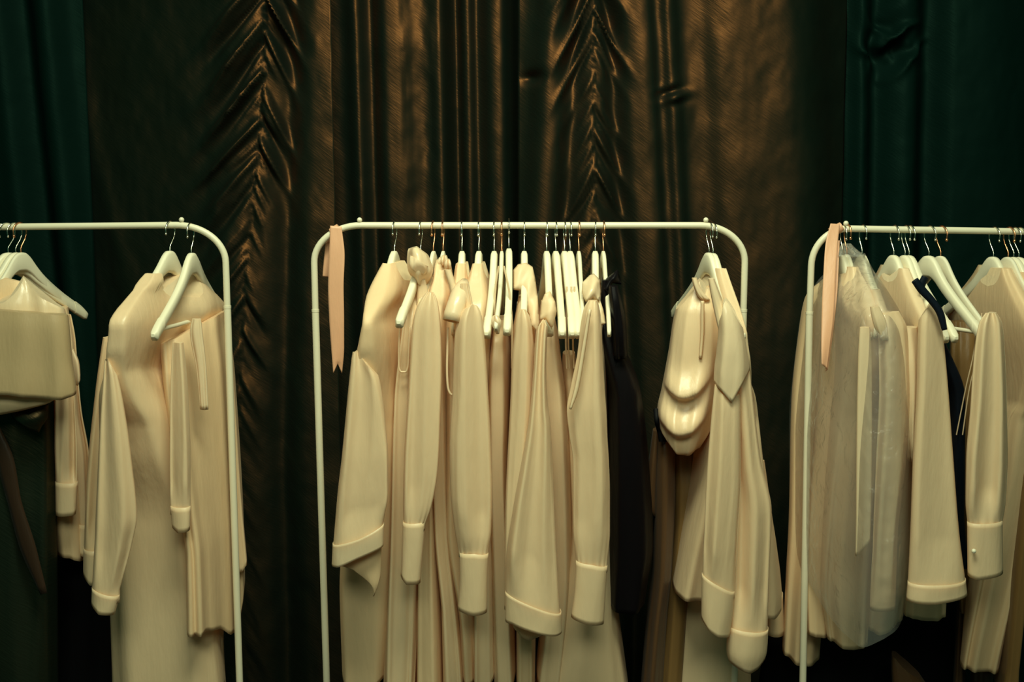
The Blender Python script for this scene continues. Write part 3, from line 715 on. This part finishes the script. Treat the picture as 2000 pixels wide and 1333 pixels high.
t = garment('cowl_blouse', 'cream satin blouse with a deep cowl drape beside the rack bend', 'blouse', 1386)
cloth('body', M_cream, t, [(546, 1354, 1392, .05), (575, 1336, 1404, .07), (604, 1321, 1416, .09), (690, 1306, 1420, .10), (760, 1293, 1412, .10), (800, 1285, 1402, .10), (830, 1288, 1390, .09), (876, 1306, 1362, .07)], -.03, top=[(0, 604), (.2, 572), (.36, 546), (.46, 562), (.56, 584), (.7, 560), (1, 575)], hem=[(0, 826), (.12, 850), (.3, 872), (.7, 877), (1, 868)], fold=.024, seed=40, k=(3, 5, 7), base=.35, dstep=4, n=120, swags=((1336, 736, 40, 22, .030), (1330, 800, 44, 28, .034), (1334, 850, 40, 18, .022)))
cloth('neckband', M_pearl, t, [(544, 1352, 1360, .008), (560, 1356, 1366, .010), (578, 1364, 1378, .010), (586, 1372, 1386, .006)], -.105, fold=.002, seed=41, dstep=4)
band('front_placket', M_linen, t, [(1372, 588), (1372, 640), (1368, 700)], [6, 6, 5], -.134)

t = garment('cocoa_satin_skirt', 'cocoa brown satin skirt with dark ties hanging below the cowl blouse', 'skirt', 1300, 860)
cloth('body', M_brown, t, [(800, 1284, 1300, .05), (860, 1280, 1318, .09), (960, 1278, 1318, .1), (1100, 1274, 1312, .1), (1200, 1264, 1302, .1), (1345, 1252, 1294, .1)], .05, fold=.016, seed=44, k=(3, 5, 7))
cloth('side_panel', M_brown, t, [(840, 1276, 1288, .02), (900, 1268, 1284, .03), (985, 1258, 1282, .03), (1012, 1270, 1282, .012)], .0, hem=[(0, 982), (.6, 1000), (1, 1012)], fold=.004, seed=45)
for q in range(3):
    cord('tie', M_black, t, [(1281 + 4 * q, 800 + 4 * q), (1283 + 5 * q, 822, -.015), (1288 + 5 * q, 842 + 4 * q), (1292 + 4 * q, 862)], .006, -.06 + .01 * q)
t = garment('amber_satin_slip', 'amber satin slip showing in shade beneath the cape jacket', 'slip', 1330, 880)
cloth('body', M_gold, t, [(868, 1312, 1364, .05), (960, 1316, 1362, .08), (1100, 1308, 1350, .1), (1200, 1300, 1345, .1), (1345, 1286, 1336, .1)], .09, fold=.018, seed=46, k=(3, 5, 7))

t = garment('cape_jacket', 'large ivory jacket with a draped cape shoulder by the rack bend', 'jacket', 1394)
cloth('body', M_cream, t, [(522, 1380, 1412, .2), (600, 1378, 1440, .2), (660, 1378, 1456, .2), (740, 1376, 1464, .15), (850, 1364, 1478, .16), (930, 1352, 1490, .16), (1050, 1330, 1512, .17), (1145, 1314, 1524, .17)], .03, hem=[(0, 1142), (.3, 1146), (.6, 1160), (1, 1180)], fold=.024, hang=1394, scoop=560, full=.228, seed=47, k=(3, 5, 8))
cloth('cape_shoulder', M_pearl, t, [(570, 1396, 1416, .02), (600, 1402, 1438, .04), (640, 1404, 1450, .05), (690, 1400, 1459, .055), (722, 1396, 1463, .055), (778, 1394, 1464, .05)], -.195, top=[(0, 630), (.35, 592), (.6, 585), (1, 640)], hem=[(0, 744), (.25, 758), (.5, 778), (.75, 748), (1, 720)], fold=.012, seed=48, k=(2, 3, 5))
cloth('lapel', M_pearl, t, [(545, 1384, 1394, .012), (590, 1392, 1410, .016), (660, 1408, 1424, .016), (700, 1418, 1428, .01)], -.2, fold=.003, seed=49)
sl = cloth('sleeve', M_cream, t, [(740, 1398, 1440, .03), (800, 1392, 1446, .045), (920, 1382, 1446, .05), (1050, 1376, 1440, .05), (1150, 1372, 1434, .045)], -.205, top=[(0, 752), (.5, 775), (1, 770)], hem=[(0, 1124), (1, 1158)], fold=.012, seed=50, k=(2, 3, 5))
cloth('cuff', M_linen, sl, [(1122, 1372, 1436, .046), (1200, 1371, 1430, .046), (1242, 1374, 1424, .045)], -.205, top=[(0, 1124), (1, 1158)], hem=[(0, 1206), (.25, 1224), (.6, 1236), (1, 1242)], fold=.003, seed=51, k=(2, 3))
sl = cloth('wide_sleeve', M_cream, t, [(730, 1420, 1464, .03), (800, 1430, 1472, .05), (900, 1436, 1485, .055), (1000, 1438, 1506, .06), (1150, 1434, 1500, .06), (1230, 1424, 1498, .06)], -.18, top=[(0, 775), (1, 725)], hem=[(0, 1225), (1, 1235)], fold=.014, seed=52, k=(2, 3, 5))
cloth('cuff', M_linen, sl, [(1220, 1422, 1500, .062), (1270, 1420, 1497, .06), (1308, 1430, 1486, .04)], -.18, top=[(0, 1222), (1, 1232)], hem=[(0, 1288), (.3, 1298), (.6, 1307), (.85, 1300), (1, 1284)], fold=.004, seed=53, k=(2, 3))
sl = cloth('back_sleeve', M_cream, t, [(900, 1452, 1492, .03), (1050, 1478, 1513, .04), (1120, 1492, 1523, .04), (1170, 1498, 1527, .04)], .12, fold=.01, seed=54, k=(2, 3))
cloth('cuff', M_linen, sl, [(1164, 1498, 1528, .042), (1238, 1499, 1531, .042)], .12, hem=[(0, 1236), (1, 1238)], fold=.002, seed=55, k=(2, 3))

t = garment('ivory_gown', 'long ivory gown reaching lowest beneath the cape jacket', 'gown', 1390, 1000)
cloth('skirt', M_linen, t, [(1040, 1345, 1420, .08), (1140, 1326, 1450, .1), (1250, 1314, 1464, .11), (1350, 1306, 1466, .11)], .1, fold=.016, seed=56, k=(3, 5, 8))
# ------------------------------------------------------------------ leftmost rack
t = garment('strapless_top', 'cream strapless top folded wide over its hanger, cropped by the frame edge', 'top', 20, 560)
cloth('body', M_cream_dim, t, [(600, -110, 130, .04), (640, -112, 135, .05), (700, -112, 140, .055), (770, -112, 148, .06), (800, -112, 110, .04)], -.14, top=[(0, 596), (.45, 604), (1, 616)], hem=[(0, 764), (.5, 762), (.75, 772), (.9, 775), (1, 768)], fold=.014, seed=60, k=(4, 7, 11))
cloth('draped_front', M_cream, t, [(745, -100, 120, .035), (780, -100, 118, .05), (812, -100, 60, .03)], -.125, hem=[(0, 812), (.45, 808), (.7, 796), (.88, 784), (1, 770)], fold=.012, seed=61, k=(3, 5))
cloth('gathered_yoke', M_pearl, t, [(540, 20, 60, .02), (570, -20, 96, .04), (600, -50, 124, .05), (624, -50, 130, .05)], -.09, top=[(0, 600), (.3, 588), (.5, 556), (.62, 540), (.8, 580), (1, 604)], fold=.016, seed=62, k=(5, 9, 13), base=.6)
cloth('lining', M_warm, t, [(538, -20, 40, .01), (570, -40, 50, .02), (606, -50, 50, .02)], -.06, top=[(0, 560), (.5, 544), (1, 552)], fold=.003, seed=63)
t = garment('satin_skirt', 'long black green satin skirt beneath the folded strapless top', 'skirt', 20, 780)
cloth('body', M_forest, t, [(778, -115, 108, .08), (860, -112, 108, .09), (1000, -112, 110, .1), (1200, -112, 112, .1), (1345, -112, 113, .1)], -.01, fold=.034, seed=64, k=(4, 6, 9), ridge=.7)
cloth('cowl', M_forest, t, [(792, 20, 94, .02), (815, 24, 92, .035), (836, 44, 86, .02)], -.11, top=[(0, 800), (.5, 806), (1, 790)], hem=[(0, 812), (.4, 836), (.75, 842), (1, 816)], fold=.008, seed=65, k=(2, 3))
band('sash_end', M_umber, t, [(-12, 840), (10, 900), (30, 985), (52, 1060), (86, 1160)], [26, 34, 26, 30, 12], -.12, .004)
t = garment('cuffed_blouse', 'cream blouse behind the strapless top, its cuffed sleeve hanging over black trousers', 'blouse', 36, 580)
cloth('body', M_warm, t, [(600, 60, 132, .05), (700, 60, 146, .1), (850, 70, 152, .1), (1000, 90, 166, .1), (1080, 108, 168, .1)], .10, hem=[(0, 1064), (.5, 1066), (1, 1082)], fold=.014, seed=67, k=(3, 5, 7))
sl = cloth('sleeve', M_cream, t, [(740, 104, 142, .03), (800, 106, 146, .04), (900, 108, 150, .04), (950, 110, 150, .036)], -.02, fold=.014, seed=68, k=(2, 3, 5))
cloth('cuff', M_linen, sl, [(944, 109, 151, .037), (1004, 110, 147, .036)], -.02, hem=[(0, 1006), (1, 1002)], fold=.002, seed=69, k=(2, 3))
sl = cloth('back_sleeve', M_cream, t, [(616, 120, 138, .03), (660, 126, 146, .035), (740, 132, 152, .04), (800, 134, 158, .045), (900, 144, 174, .045), (1028, 152, 176, .045)], .06, fold=.014, seed=70, k=(2, 3, 5))
cloth('cuff', M_linen, sl, [(1024, 150, 176, .045), (1086, 150, 176, .045)], .06, hem=[(0, 1076), (1, 1088)], fold=.002, seed=71, k=(2, 3))
cloth('shoulder_frill', M_pearl, t, [(684, 134, 144, .01), (710, 138, 154, .016), (740, 140, 156, .014), (752, 144, 152, .006)], -.03, fold=.006, seed=72, k=(2, 3))
t = garment('black_trousers', 'black trousers in the shade between the black green skirt and white kimono', 'trousers', 150, 1050)
cloth('leg', M_black, t, [(900, 96, 150, .05), (1100, 100, 236, .06), (1345, 100, 238, .06)], .16, fold=.01, seed=73)

t = garment('kimono_dress', 'long white kimono dress with a scooped neck and wide sleeves', 'dress', 333)
cloth('body', M_cream, t, [(530, 262, 384, .2), (585, 236, 394, .2), (612, 212, 398, .2), (650, 205, 402, .2), (720, 205, 404, .2), (850, 208, 406, .17), (1000, 214, 412, .12), (1200, 220, 424, .12), (1345, 222, 436, .12)],
      .0, scoop=582, fold=.022, hang=333, full=.252, seed=74, k=(3, 5, 8))
sl = cloth('sleeve', M_cream, t, [(696, 206, 214, .02), (725, 204, 226, .035), (800, 198, 242, .05), (900, 193, 256, .055), (1010, 188, 266, .055), (1060, 186, 257, .05), (1150, 181, 233, .045)], -.205, top=[(0, 705), (.5, 700), (1, 735)], hem=[(0, 1152), (.5, 1160), (1, 1166)], fold=.012, seed=75, k=(2, 3, 5))
cloth('cuff', M_linen, sl, [(1140, 181, 238, .046), (1196, 179, 224, .044)], -.205, top=[(0, 1152), (.5, 1159), (1, 1164)], hem=[(0, 1180), (.3, 1192), (1, 1196)], fold=.002, seed=76, k=(2, 3))
sl = cloth('back_sleeve', M_warm, t, [(660, 202, 222, .03), (760, 188, 216, .04), (960, 169, 204, .045), (1080, 165, 194, .045)], -.02, fold=.009, seed=77, k=(2, 3))
cloth('cuff', M_linen, sl, [(1074, 164, 192, .046), (1138, 163, 188, .045)], -.02, hem=[(0, 1120), (.5, 1136), (1, 1140)], fold=.002, seed=78, k=(2, 3))

t = garment('pleated_blouse', 'sheer cream pleated top hooked over the bar of its hanger, behind the rack post', 'top', 372, 560)
cloth('body', M_warm, t, [(606, 322, 440, .03), (655, 314, 446, .06), (720, 318, 456, .07), (800, 328, 462, .08), (960, 350, 472, .09), (1050, 362, 476, .09), (1240, 365, 480, .09)], .02, top=[(0, 660), (.3, 646), (.6, 630), (1, 612)], hem=[(0, 1192), (.3, 1192), (.55, 1206), (.75, 1236), (.9, 1236), (1, 1175)], fold=.024, seed=80, k=(7, 11, 15), shear=1.5, base=.45)
cloth('back_panel', M_cream, t, [(640, 430, 450, .02), (760, 440, 458, .03), (960, 452, 470, .03), (1112, 462, 483, .03)], .10, hem=[(0, 1112), (.5, 1112), (1, 1098)], fold=.008, seed=81, k=(2, 3))
sl = cloth('sleeve', M_linen, t, [(670, 338, 358, .015), (760, 334, 366, .022), (900, 333, 371, .024), (996, 334, 371, .024)], -.155, fold=.008, seed=82, k=(2, 3))
cloth('cuff', M_linen, sl, [(992, 334, 371, .025), (1037, 338, 370, .025)], -.155, hem=[(0, 1030), (.3, 1038), (1, 1034)], fold=.002, seed=83, k=(2, 3))
cloth('tie', M_pearl, t, [(624, 376, 392, .008), (645, 372, 394, .010), (720, 384, 402, .008), (800, 392, 406, .006)], -.125, fold=.004, seed=84, base=.6)
t = garment('wide_leg_trousers', 'cream wide leg trousers seen beneath the pleated top', 'trousers', 420, 1150)
cloth('leg', M_warm, t, [(1150, 380, 408, .06), (1250, 376, 408, .07), (1345, 372, 406, .07)], .10, fold=.012, seed=85)
cloth('leg', M_cream, t, [(1150, 400, 436, .06), (1250, 398, 436, .07), (1345, 398, 441, .07)], .07, fold=.012, seed=86)

# ------------------------------------------------------------------ rack with the plastic covered shirts
t = garment('pleated_shirt', 'ivory shirt under plastic with the lowest hem, beside the rack post', 'shirt', 1650)
cloth('body', M_warm, t, [(548, 1606, 1660, .04), (580, 1574, 1672, .09), (640, 1562, 1676, .09), (800, 1546, 1672, .09), (1000, 1542, 1640, .09), (1120, 1536, 1612, .09), (1280, 1528, 1600, .09)], .13, hem=[(0, 1262), (.4, 1270), (1, 1278)], fold=.018, seed=90, k=(3, 5, 8))
t = garment('long_shirt', 'ivory long shirt under plastic, its pale square hem next to the lowest one', 'shirt', 1665)
cloth('body', M_cream, t, [(520, 1650, 1690, .04), (560, 1630, 1712, .10), (640, 1622, 1722, .13), (800, 1616, 1716, .14), (1000, 1606, 1704, .14), (1130, 1602, 1698, .13), (1256, 1618, 1693, .13)], -.04, hem=[(0, 1242), (.4, 1250), (.8, 1256), (1, 1252)], fold=.016, hang=1656, full=.215, seed=91, hemtuck=.65, k=(3, 5, 8))
cloth('under_layer', M_warm, t, [(640, 1606, 1650, .04), (860, 1590, 1645, .05), (1100, 1572, 1632, .05), (1236, 1578, 1620, .05)], .04, hem=[(0, 1228), (1, 1234)], fold=.008, seed=92)
t = garment('tie_neck_shirt', 'ivory tie neck shirt under plastic with a long slanted sash end', 'shirt', 1690)
cloth('body', M_linen, t, [(560, 1690, 1742, .04), (600, 1684, 1762, .10), (700, 1690, 1776, .13), (900, 1694, 1778, .14), (1100, 1692, 1774, .14), (1226, 1693, 1758, .12)], -.03, hem=[(0, 1224), (.3, 1226), (.7, 1214), (1, 1204)], fold=.018, hang=1686, full=.215, seed=93, hemtuck=.65, k=(3, 5, 8))
cloth('sash', M_pearl, t, [(640, 1680, 1698, .006), (700, 1677, 1702, .008), (850, 1674, 1702, .008), (1000, 1673, 1700, .008), (1086, 1672, 1697, .006)], -.20, hem=[(0, 1086), (.2, 1083), (1, 1058)], fold=.003, seed=94, k=(2, 3))
cloth('sleeve', M_linen, t, [(610, 1712, 1756, .03), (640, 1716, 1770, .04), (760, 1718, 1776, .045), (900, 1712, 1768, .045), (1050, 1706, 1752, .04), (1180, 1700, 1748, .04)], -.17, fold=.016, seed=95, k=(2, 3, 5))
cloth('lapel', M_pearl, t, [(600, 1700, 1716, .008), (630, 1706, 1730, .012), (664, 1720, 1734, .006)], -.21, fold=.004, seed=96)

# plastic bag around the three shirts
t = garment('garment_bag', 'clear crinkled plastic garment bag over the ivory shirts beside the rack post', 'garment bag', 1668, 500)
cloth('film', M_film, t, [(494, 1634, 1690, .05), (520, 1628, 1704, .10), (560, 1596, 1734, .17), (620, 1566, 1768, .21), (700, 1554, 1778, .22), (860, 1540, 1782, .23), (1000, 1540, 1782, .23), (1120, 1546, 1772, .22), (1195, 1560, 1762, .21)], .05,
      hem=[(0, 1110), (.15, 1118), (.3, 1150), (.45, 1176), (.62, 1182), (.75, 1172), (.9, 1154), (1, 1140)], fold=.022, seed=97, k=(5, 9, 14), base=.7, solid=0, shear=-.75)
cloth('gathered_neck', M_film, t, [(476, 1644, 1662, .012), (486, 1638, 1672, .02), (500, 1634, 1690, .035)], -.02, fold=.012, seed=98, k=(5, 9), base=1, solid=0, dstep=3)

t = garment('white_jacket', 'white jacket with a plain wide sleeve flaring to a stitched hem', 'jacket', 1760)
cloth('body', M_linen, t, [(522, 1750, 1794, .04), (580, 1742, 1816, .10), (640, 1744, 1832, .13), (800, 1760, 1846, .14), (1000, 1766, 1852, .14), (1130, 1764, 1846, .14), (1200, 1764, 1845, .14)], .02, hem=[(0, 1192), (.4, 1200), (.8, 1200), (1, 1192)], fold=.014, hang=1748, scoop=552, full=.228, seed=99, hemtuck=.65, k=(3, 5, 8))
sl = cloth('sleeve', M_linen, t, [(592, 1806, 1826, .02), (610, 1798, 1834, .035), (650, 1794, 1840, .045), (740, 1792, 1849, .05), (900, 1784, 1861, .052), (1040, 1779, 1872, .055), (1142, 1774, 1885, .06)], -.20, top=[(0, 625), (.5, 592), (1, 610)], fold=.008, seed=100, k=(2, 3))
cloth('cuff', M_linen, sl, [(1136, 1774, 1885, .061), (1170, 1771, 1889, .062)], -.20, top=[(0, 1138), (1, 1136)], hem=[(0, 1170), (.5, 1170), (1, 1162)], fold=.002, seed=101, k=(2, 3))
cloth('front_panel', M_pearl, t, [(640, 1758, 1790, .02), (720, 1764, 1796, .03), (860, 1770, 1790, .025), (900, 1774, 1786, .01)], -.16, fold=.010, seed=102)
t = garment('navy_jacket', 'navy jacket showing as a dark edge along the white jacket sleeve', 'jacket', 1778)
cloth('body', M_navy, t, [(548, 1780, 1808, .03), (580, 1790, 1822, .08), (620, 1800, 1842, .12), (700, 1810, 1852, .13), (880, 1820, 1871, .14), (1000, 1830, 1880, .14), (1086, 1834, 1890, .14)], .0, hem=[(0, 1080), (.8, 1086), (1, 1076)], fold=.006, hang=1778, seed=103)
band('collar', M_navy, t, [(1786, 547), (1800, 566), (1820, 588), (1836, 612), (1845, 645)], [12, 14, 12, 12, 8], -.252, .004)
band('collar', M_navy, t, [(1807, 541), (1800, 556), (1797, 566)], [12, 13, 8], -.13, .004)

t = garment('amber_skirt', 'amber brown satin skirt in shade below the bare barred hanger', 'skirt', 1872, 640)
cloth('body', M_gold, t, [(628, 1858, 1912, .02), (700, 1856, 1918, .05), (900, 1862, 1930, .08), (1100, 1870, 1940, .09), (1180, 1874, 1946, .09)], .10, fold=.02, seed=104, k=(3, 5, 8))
for a in (0, 12):
    cord('hanging_loop', M_pearl, t, [(1908 + a * .8, 612, -.0), (1903 + a * .7, 680), (1886 + a * .6, 760), (1868 + a, 850)], .0014, -.13)

t = garment('pearl_cuff_blouse', 'ivory blouse whose wide cuff is closed by one pearl button', 'blouse', 1943)
cloth('body', M_warm, t, [(522, 1930, 1966, .04), (580, 1918, 1986, .10), (640, 1914, 2006, .13), (800, 1910, 2012, .14), (1000, 1906, 2000, .14), (1298, 1876, 1950, .13)], .04, fold=.018, hang=1943, scoop=560, full=.228, seed=105, hemtuck=.65, k=(4, 6, 9), hem=[(0, 1296), (1, 1302)])
sl = cloth('sleeve', M_linen, t, [(612, 1926, 1946, .02), (630, 1914, 1956, .035), (690, 1904, 1962, .045), (800, 1896, 1966, .05), (900, 1888, 1967, .052), (980, 1887, 1963, .05), (1024, 1891, 1956, .04)], -.20, fold=.014, seed=106, k=(2, 3, 5), gather=.003)
cf = cloth('cuff', M_linen, sl, [(1020, 1890, 1957, .042), (1126, 1891, 1958, .042)], -.20, top=[(0, 1022), (1, 1020)], hem=[(0, 1122), (.3, 1127), (1, 1119)], fold=.002, seed=107, k=(2, 3))
obj('pearl_button', *ball_mesh(at(1902, 1077, -.246), .0052), M_pearlbtn, cf)
t = garment('long_amber_dress', 'long warm brown dress at the frame edge beside the pearl button cuff', 'dress', 1975)
cloth('body', M_gold, t, [(560, 1966, 2004, .04), (640, 1960, 2030, .10), (800, 1962, 2010, .12), (960, 1962, 1994, .12), (1345, 1944, 1988, .12)], .0, fold=.012, hang=1972, seed=108, k=(3, 5))
t = garment('cream_dress', 'cream dress cut off by the frame edge behind the copper hook', 'dress', 1990)
cloth('body', M_cream, t, [(530, 1980, 2016, .04), (570, 1976, 2050, .10), (640, 1984, 2080, .13), (900, 1996, 2090, .14), (1000, 2000, 2090, .14)], -.06, fold=.014, hang=1983, full=.228, seed=109, hemtuck=.65, k=(3, 5))
t = garment('brown_trousers', 'brown trousers seen below the blouse with the pearl button cuff', 'trousers', 1930, 1250)
for a, b in ((1862, 1884), (1896, 1938)):
    cloth('leg', M_brown, t, [(1180, a + 8, b + 4, .05), (1345, a, b, .05)], .11, fold=.01, seed=110 + a)
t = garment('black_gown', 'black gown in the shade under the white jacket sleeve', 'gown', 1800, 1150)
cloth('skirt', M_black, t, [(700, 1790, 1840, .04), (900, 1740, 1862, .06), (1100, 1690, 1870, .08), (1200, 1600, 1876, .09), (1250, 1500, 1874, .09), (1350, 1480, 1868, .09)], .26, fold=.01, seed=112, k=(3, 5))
t = garment('cocoa_slip', 'cocoa slip corner seen low between the black gown and the frame bottom', 'slip', 1770, 1280)
cloth('body', M_brown, t, [(1276, 1742, 1756, .02), (1300, 1742, 1780, .03), (1345, 1744, 1812, .04)], .05, top=[(0, 1276), (.4, 1282), (.7, 1300), (1, 1322)], fold=.006, seed=113)

# ------------------------------------------------------------------ peach ribbons tied to the racks
t = garment('ribbon', 'peach ribbon with a forked end hanging from the middle rack bend', 'ribbon', 658, 450)
def ribbon_sheet(name, parent, left, right, Y, fork=0, dY=(0,)):
    """flat ribbon between a left and a right edge polyline; fork = depth of the swallowtail in pixels"""
    q = np.linspace(0, 1, 60); t0 = np.linspace(0, 1, len(left))
    lx = smooth_interp(t0, [p[0] for p in left], q); ly = smooth_interp(t0, [p[1] for p in left], q)
    rx = smooth_interp(t0, [p[0] for p in right], q); ry = smooth_interp(t0, [p[1] for p in right], q)
    D = smooth_interp(np.linspace(0, 1, len(dY)), dY, q) if len(dY) > 1 else np.full(60, dY[0])
    V, Fc = [], []; nn = 9
    for i in range(60):
        for j in range(nn):
            e = j / (nn - 1)
            y = ly[i] * (1 - e) + ry[i] * e - fork * (1 - abs(2 * e - 1)) * max(0, (q[i] - .9) / .1)
            V.append(at(lx[i] * (1 - e) + rx[i] * e, y, Y + D[i] + .004 * math.sin(3 * e + 5 * q[i]) * q[i]))
    for i in range(59):
        for j in range(nn - 1):
            a = i * nn + j; Fc.append((a, a + 1, a + 1 + nn, a + nn))
    return obj(name, V, Fc, M_peach, parent, solid=.0012, offset=0)
ribbon_sheet('front_tail', t, [(645, 441), (643, 500), (641, 560), (643, 620), (647, 680), (651, 730)], [(667, 443), (673, 500), (671, 560), (672, 620), (672, 680), (668, 730)], 0, 20, (-.0115, -.018, -.02, -.02, -.018, -.016))
ribbon_sheet('back_tail', t, [(646, 444), (637, 470), (633, 505), (630, 540)], [(660, 446), (658, 470), (655, 505), (652, 542)], 0, 0, (.0115, .016, .018, .018))
obj('loop', *tube_mesh([at(648 + 5 * i, 455.5 - 3.2 * i) for i in range(4)], .0112, 16), M_peach, t)
t = garment('ribbon', 'peach ribbon hanging before the plastic garment bag', 'ribbon', 1622, 450)
ribbon_sheet('front_tail', t, [(1622, 437), (1612, 480), (1608, 540), (1605, 610), (1604, 670), (1605, 712)], [(1640, 438), (1636, 480), (1632, 540), (1629, 610), (1622, 670), (1615, 720)], 0, 0, (-.0115, -.03, -.06, -.09, -.115, -.135))
ribbon_sheet('back_tail', t, [(1632, 470), (1628, 560), (1622, 640), (1612, 726)], [(1640, 470), (1636, 560), (1628, 640), (1617, 722)], 0, 0, (-.02, -.055, -.09, -.125))
obj('loop', *tube_mesh([at(1622 + 5.5 * i, 455 - 3.0 * i) for i in range(5)], .0112, 16), M_peach, t)
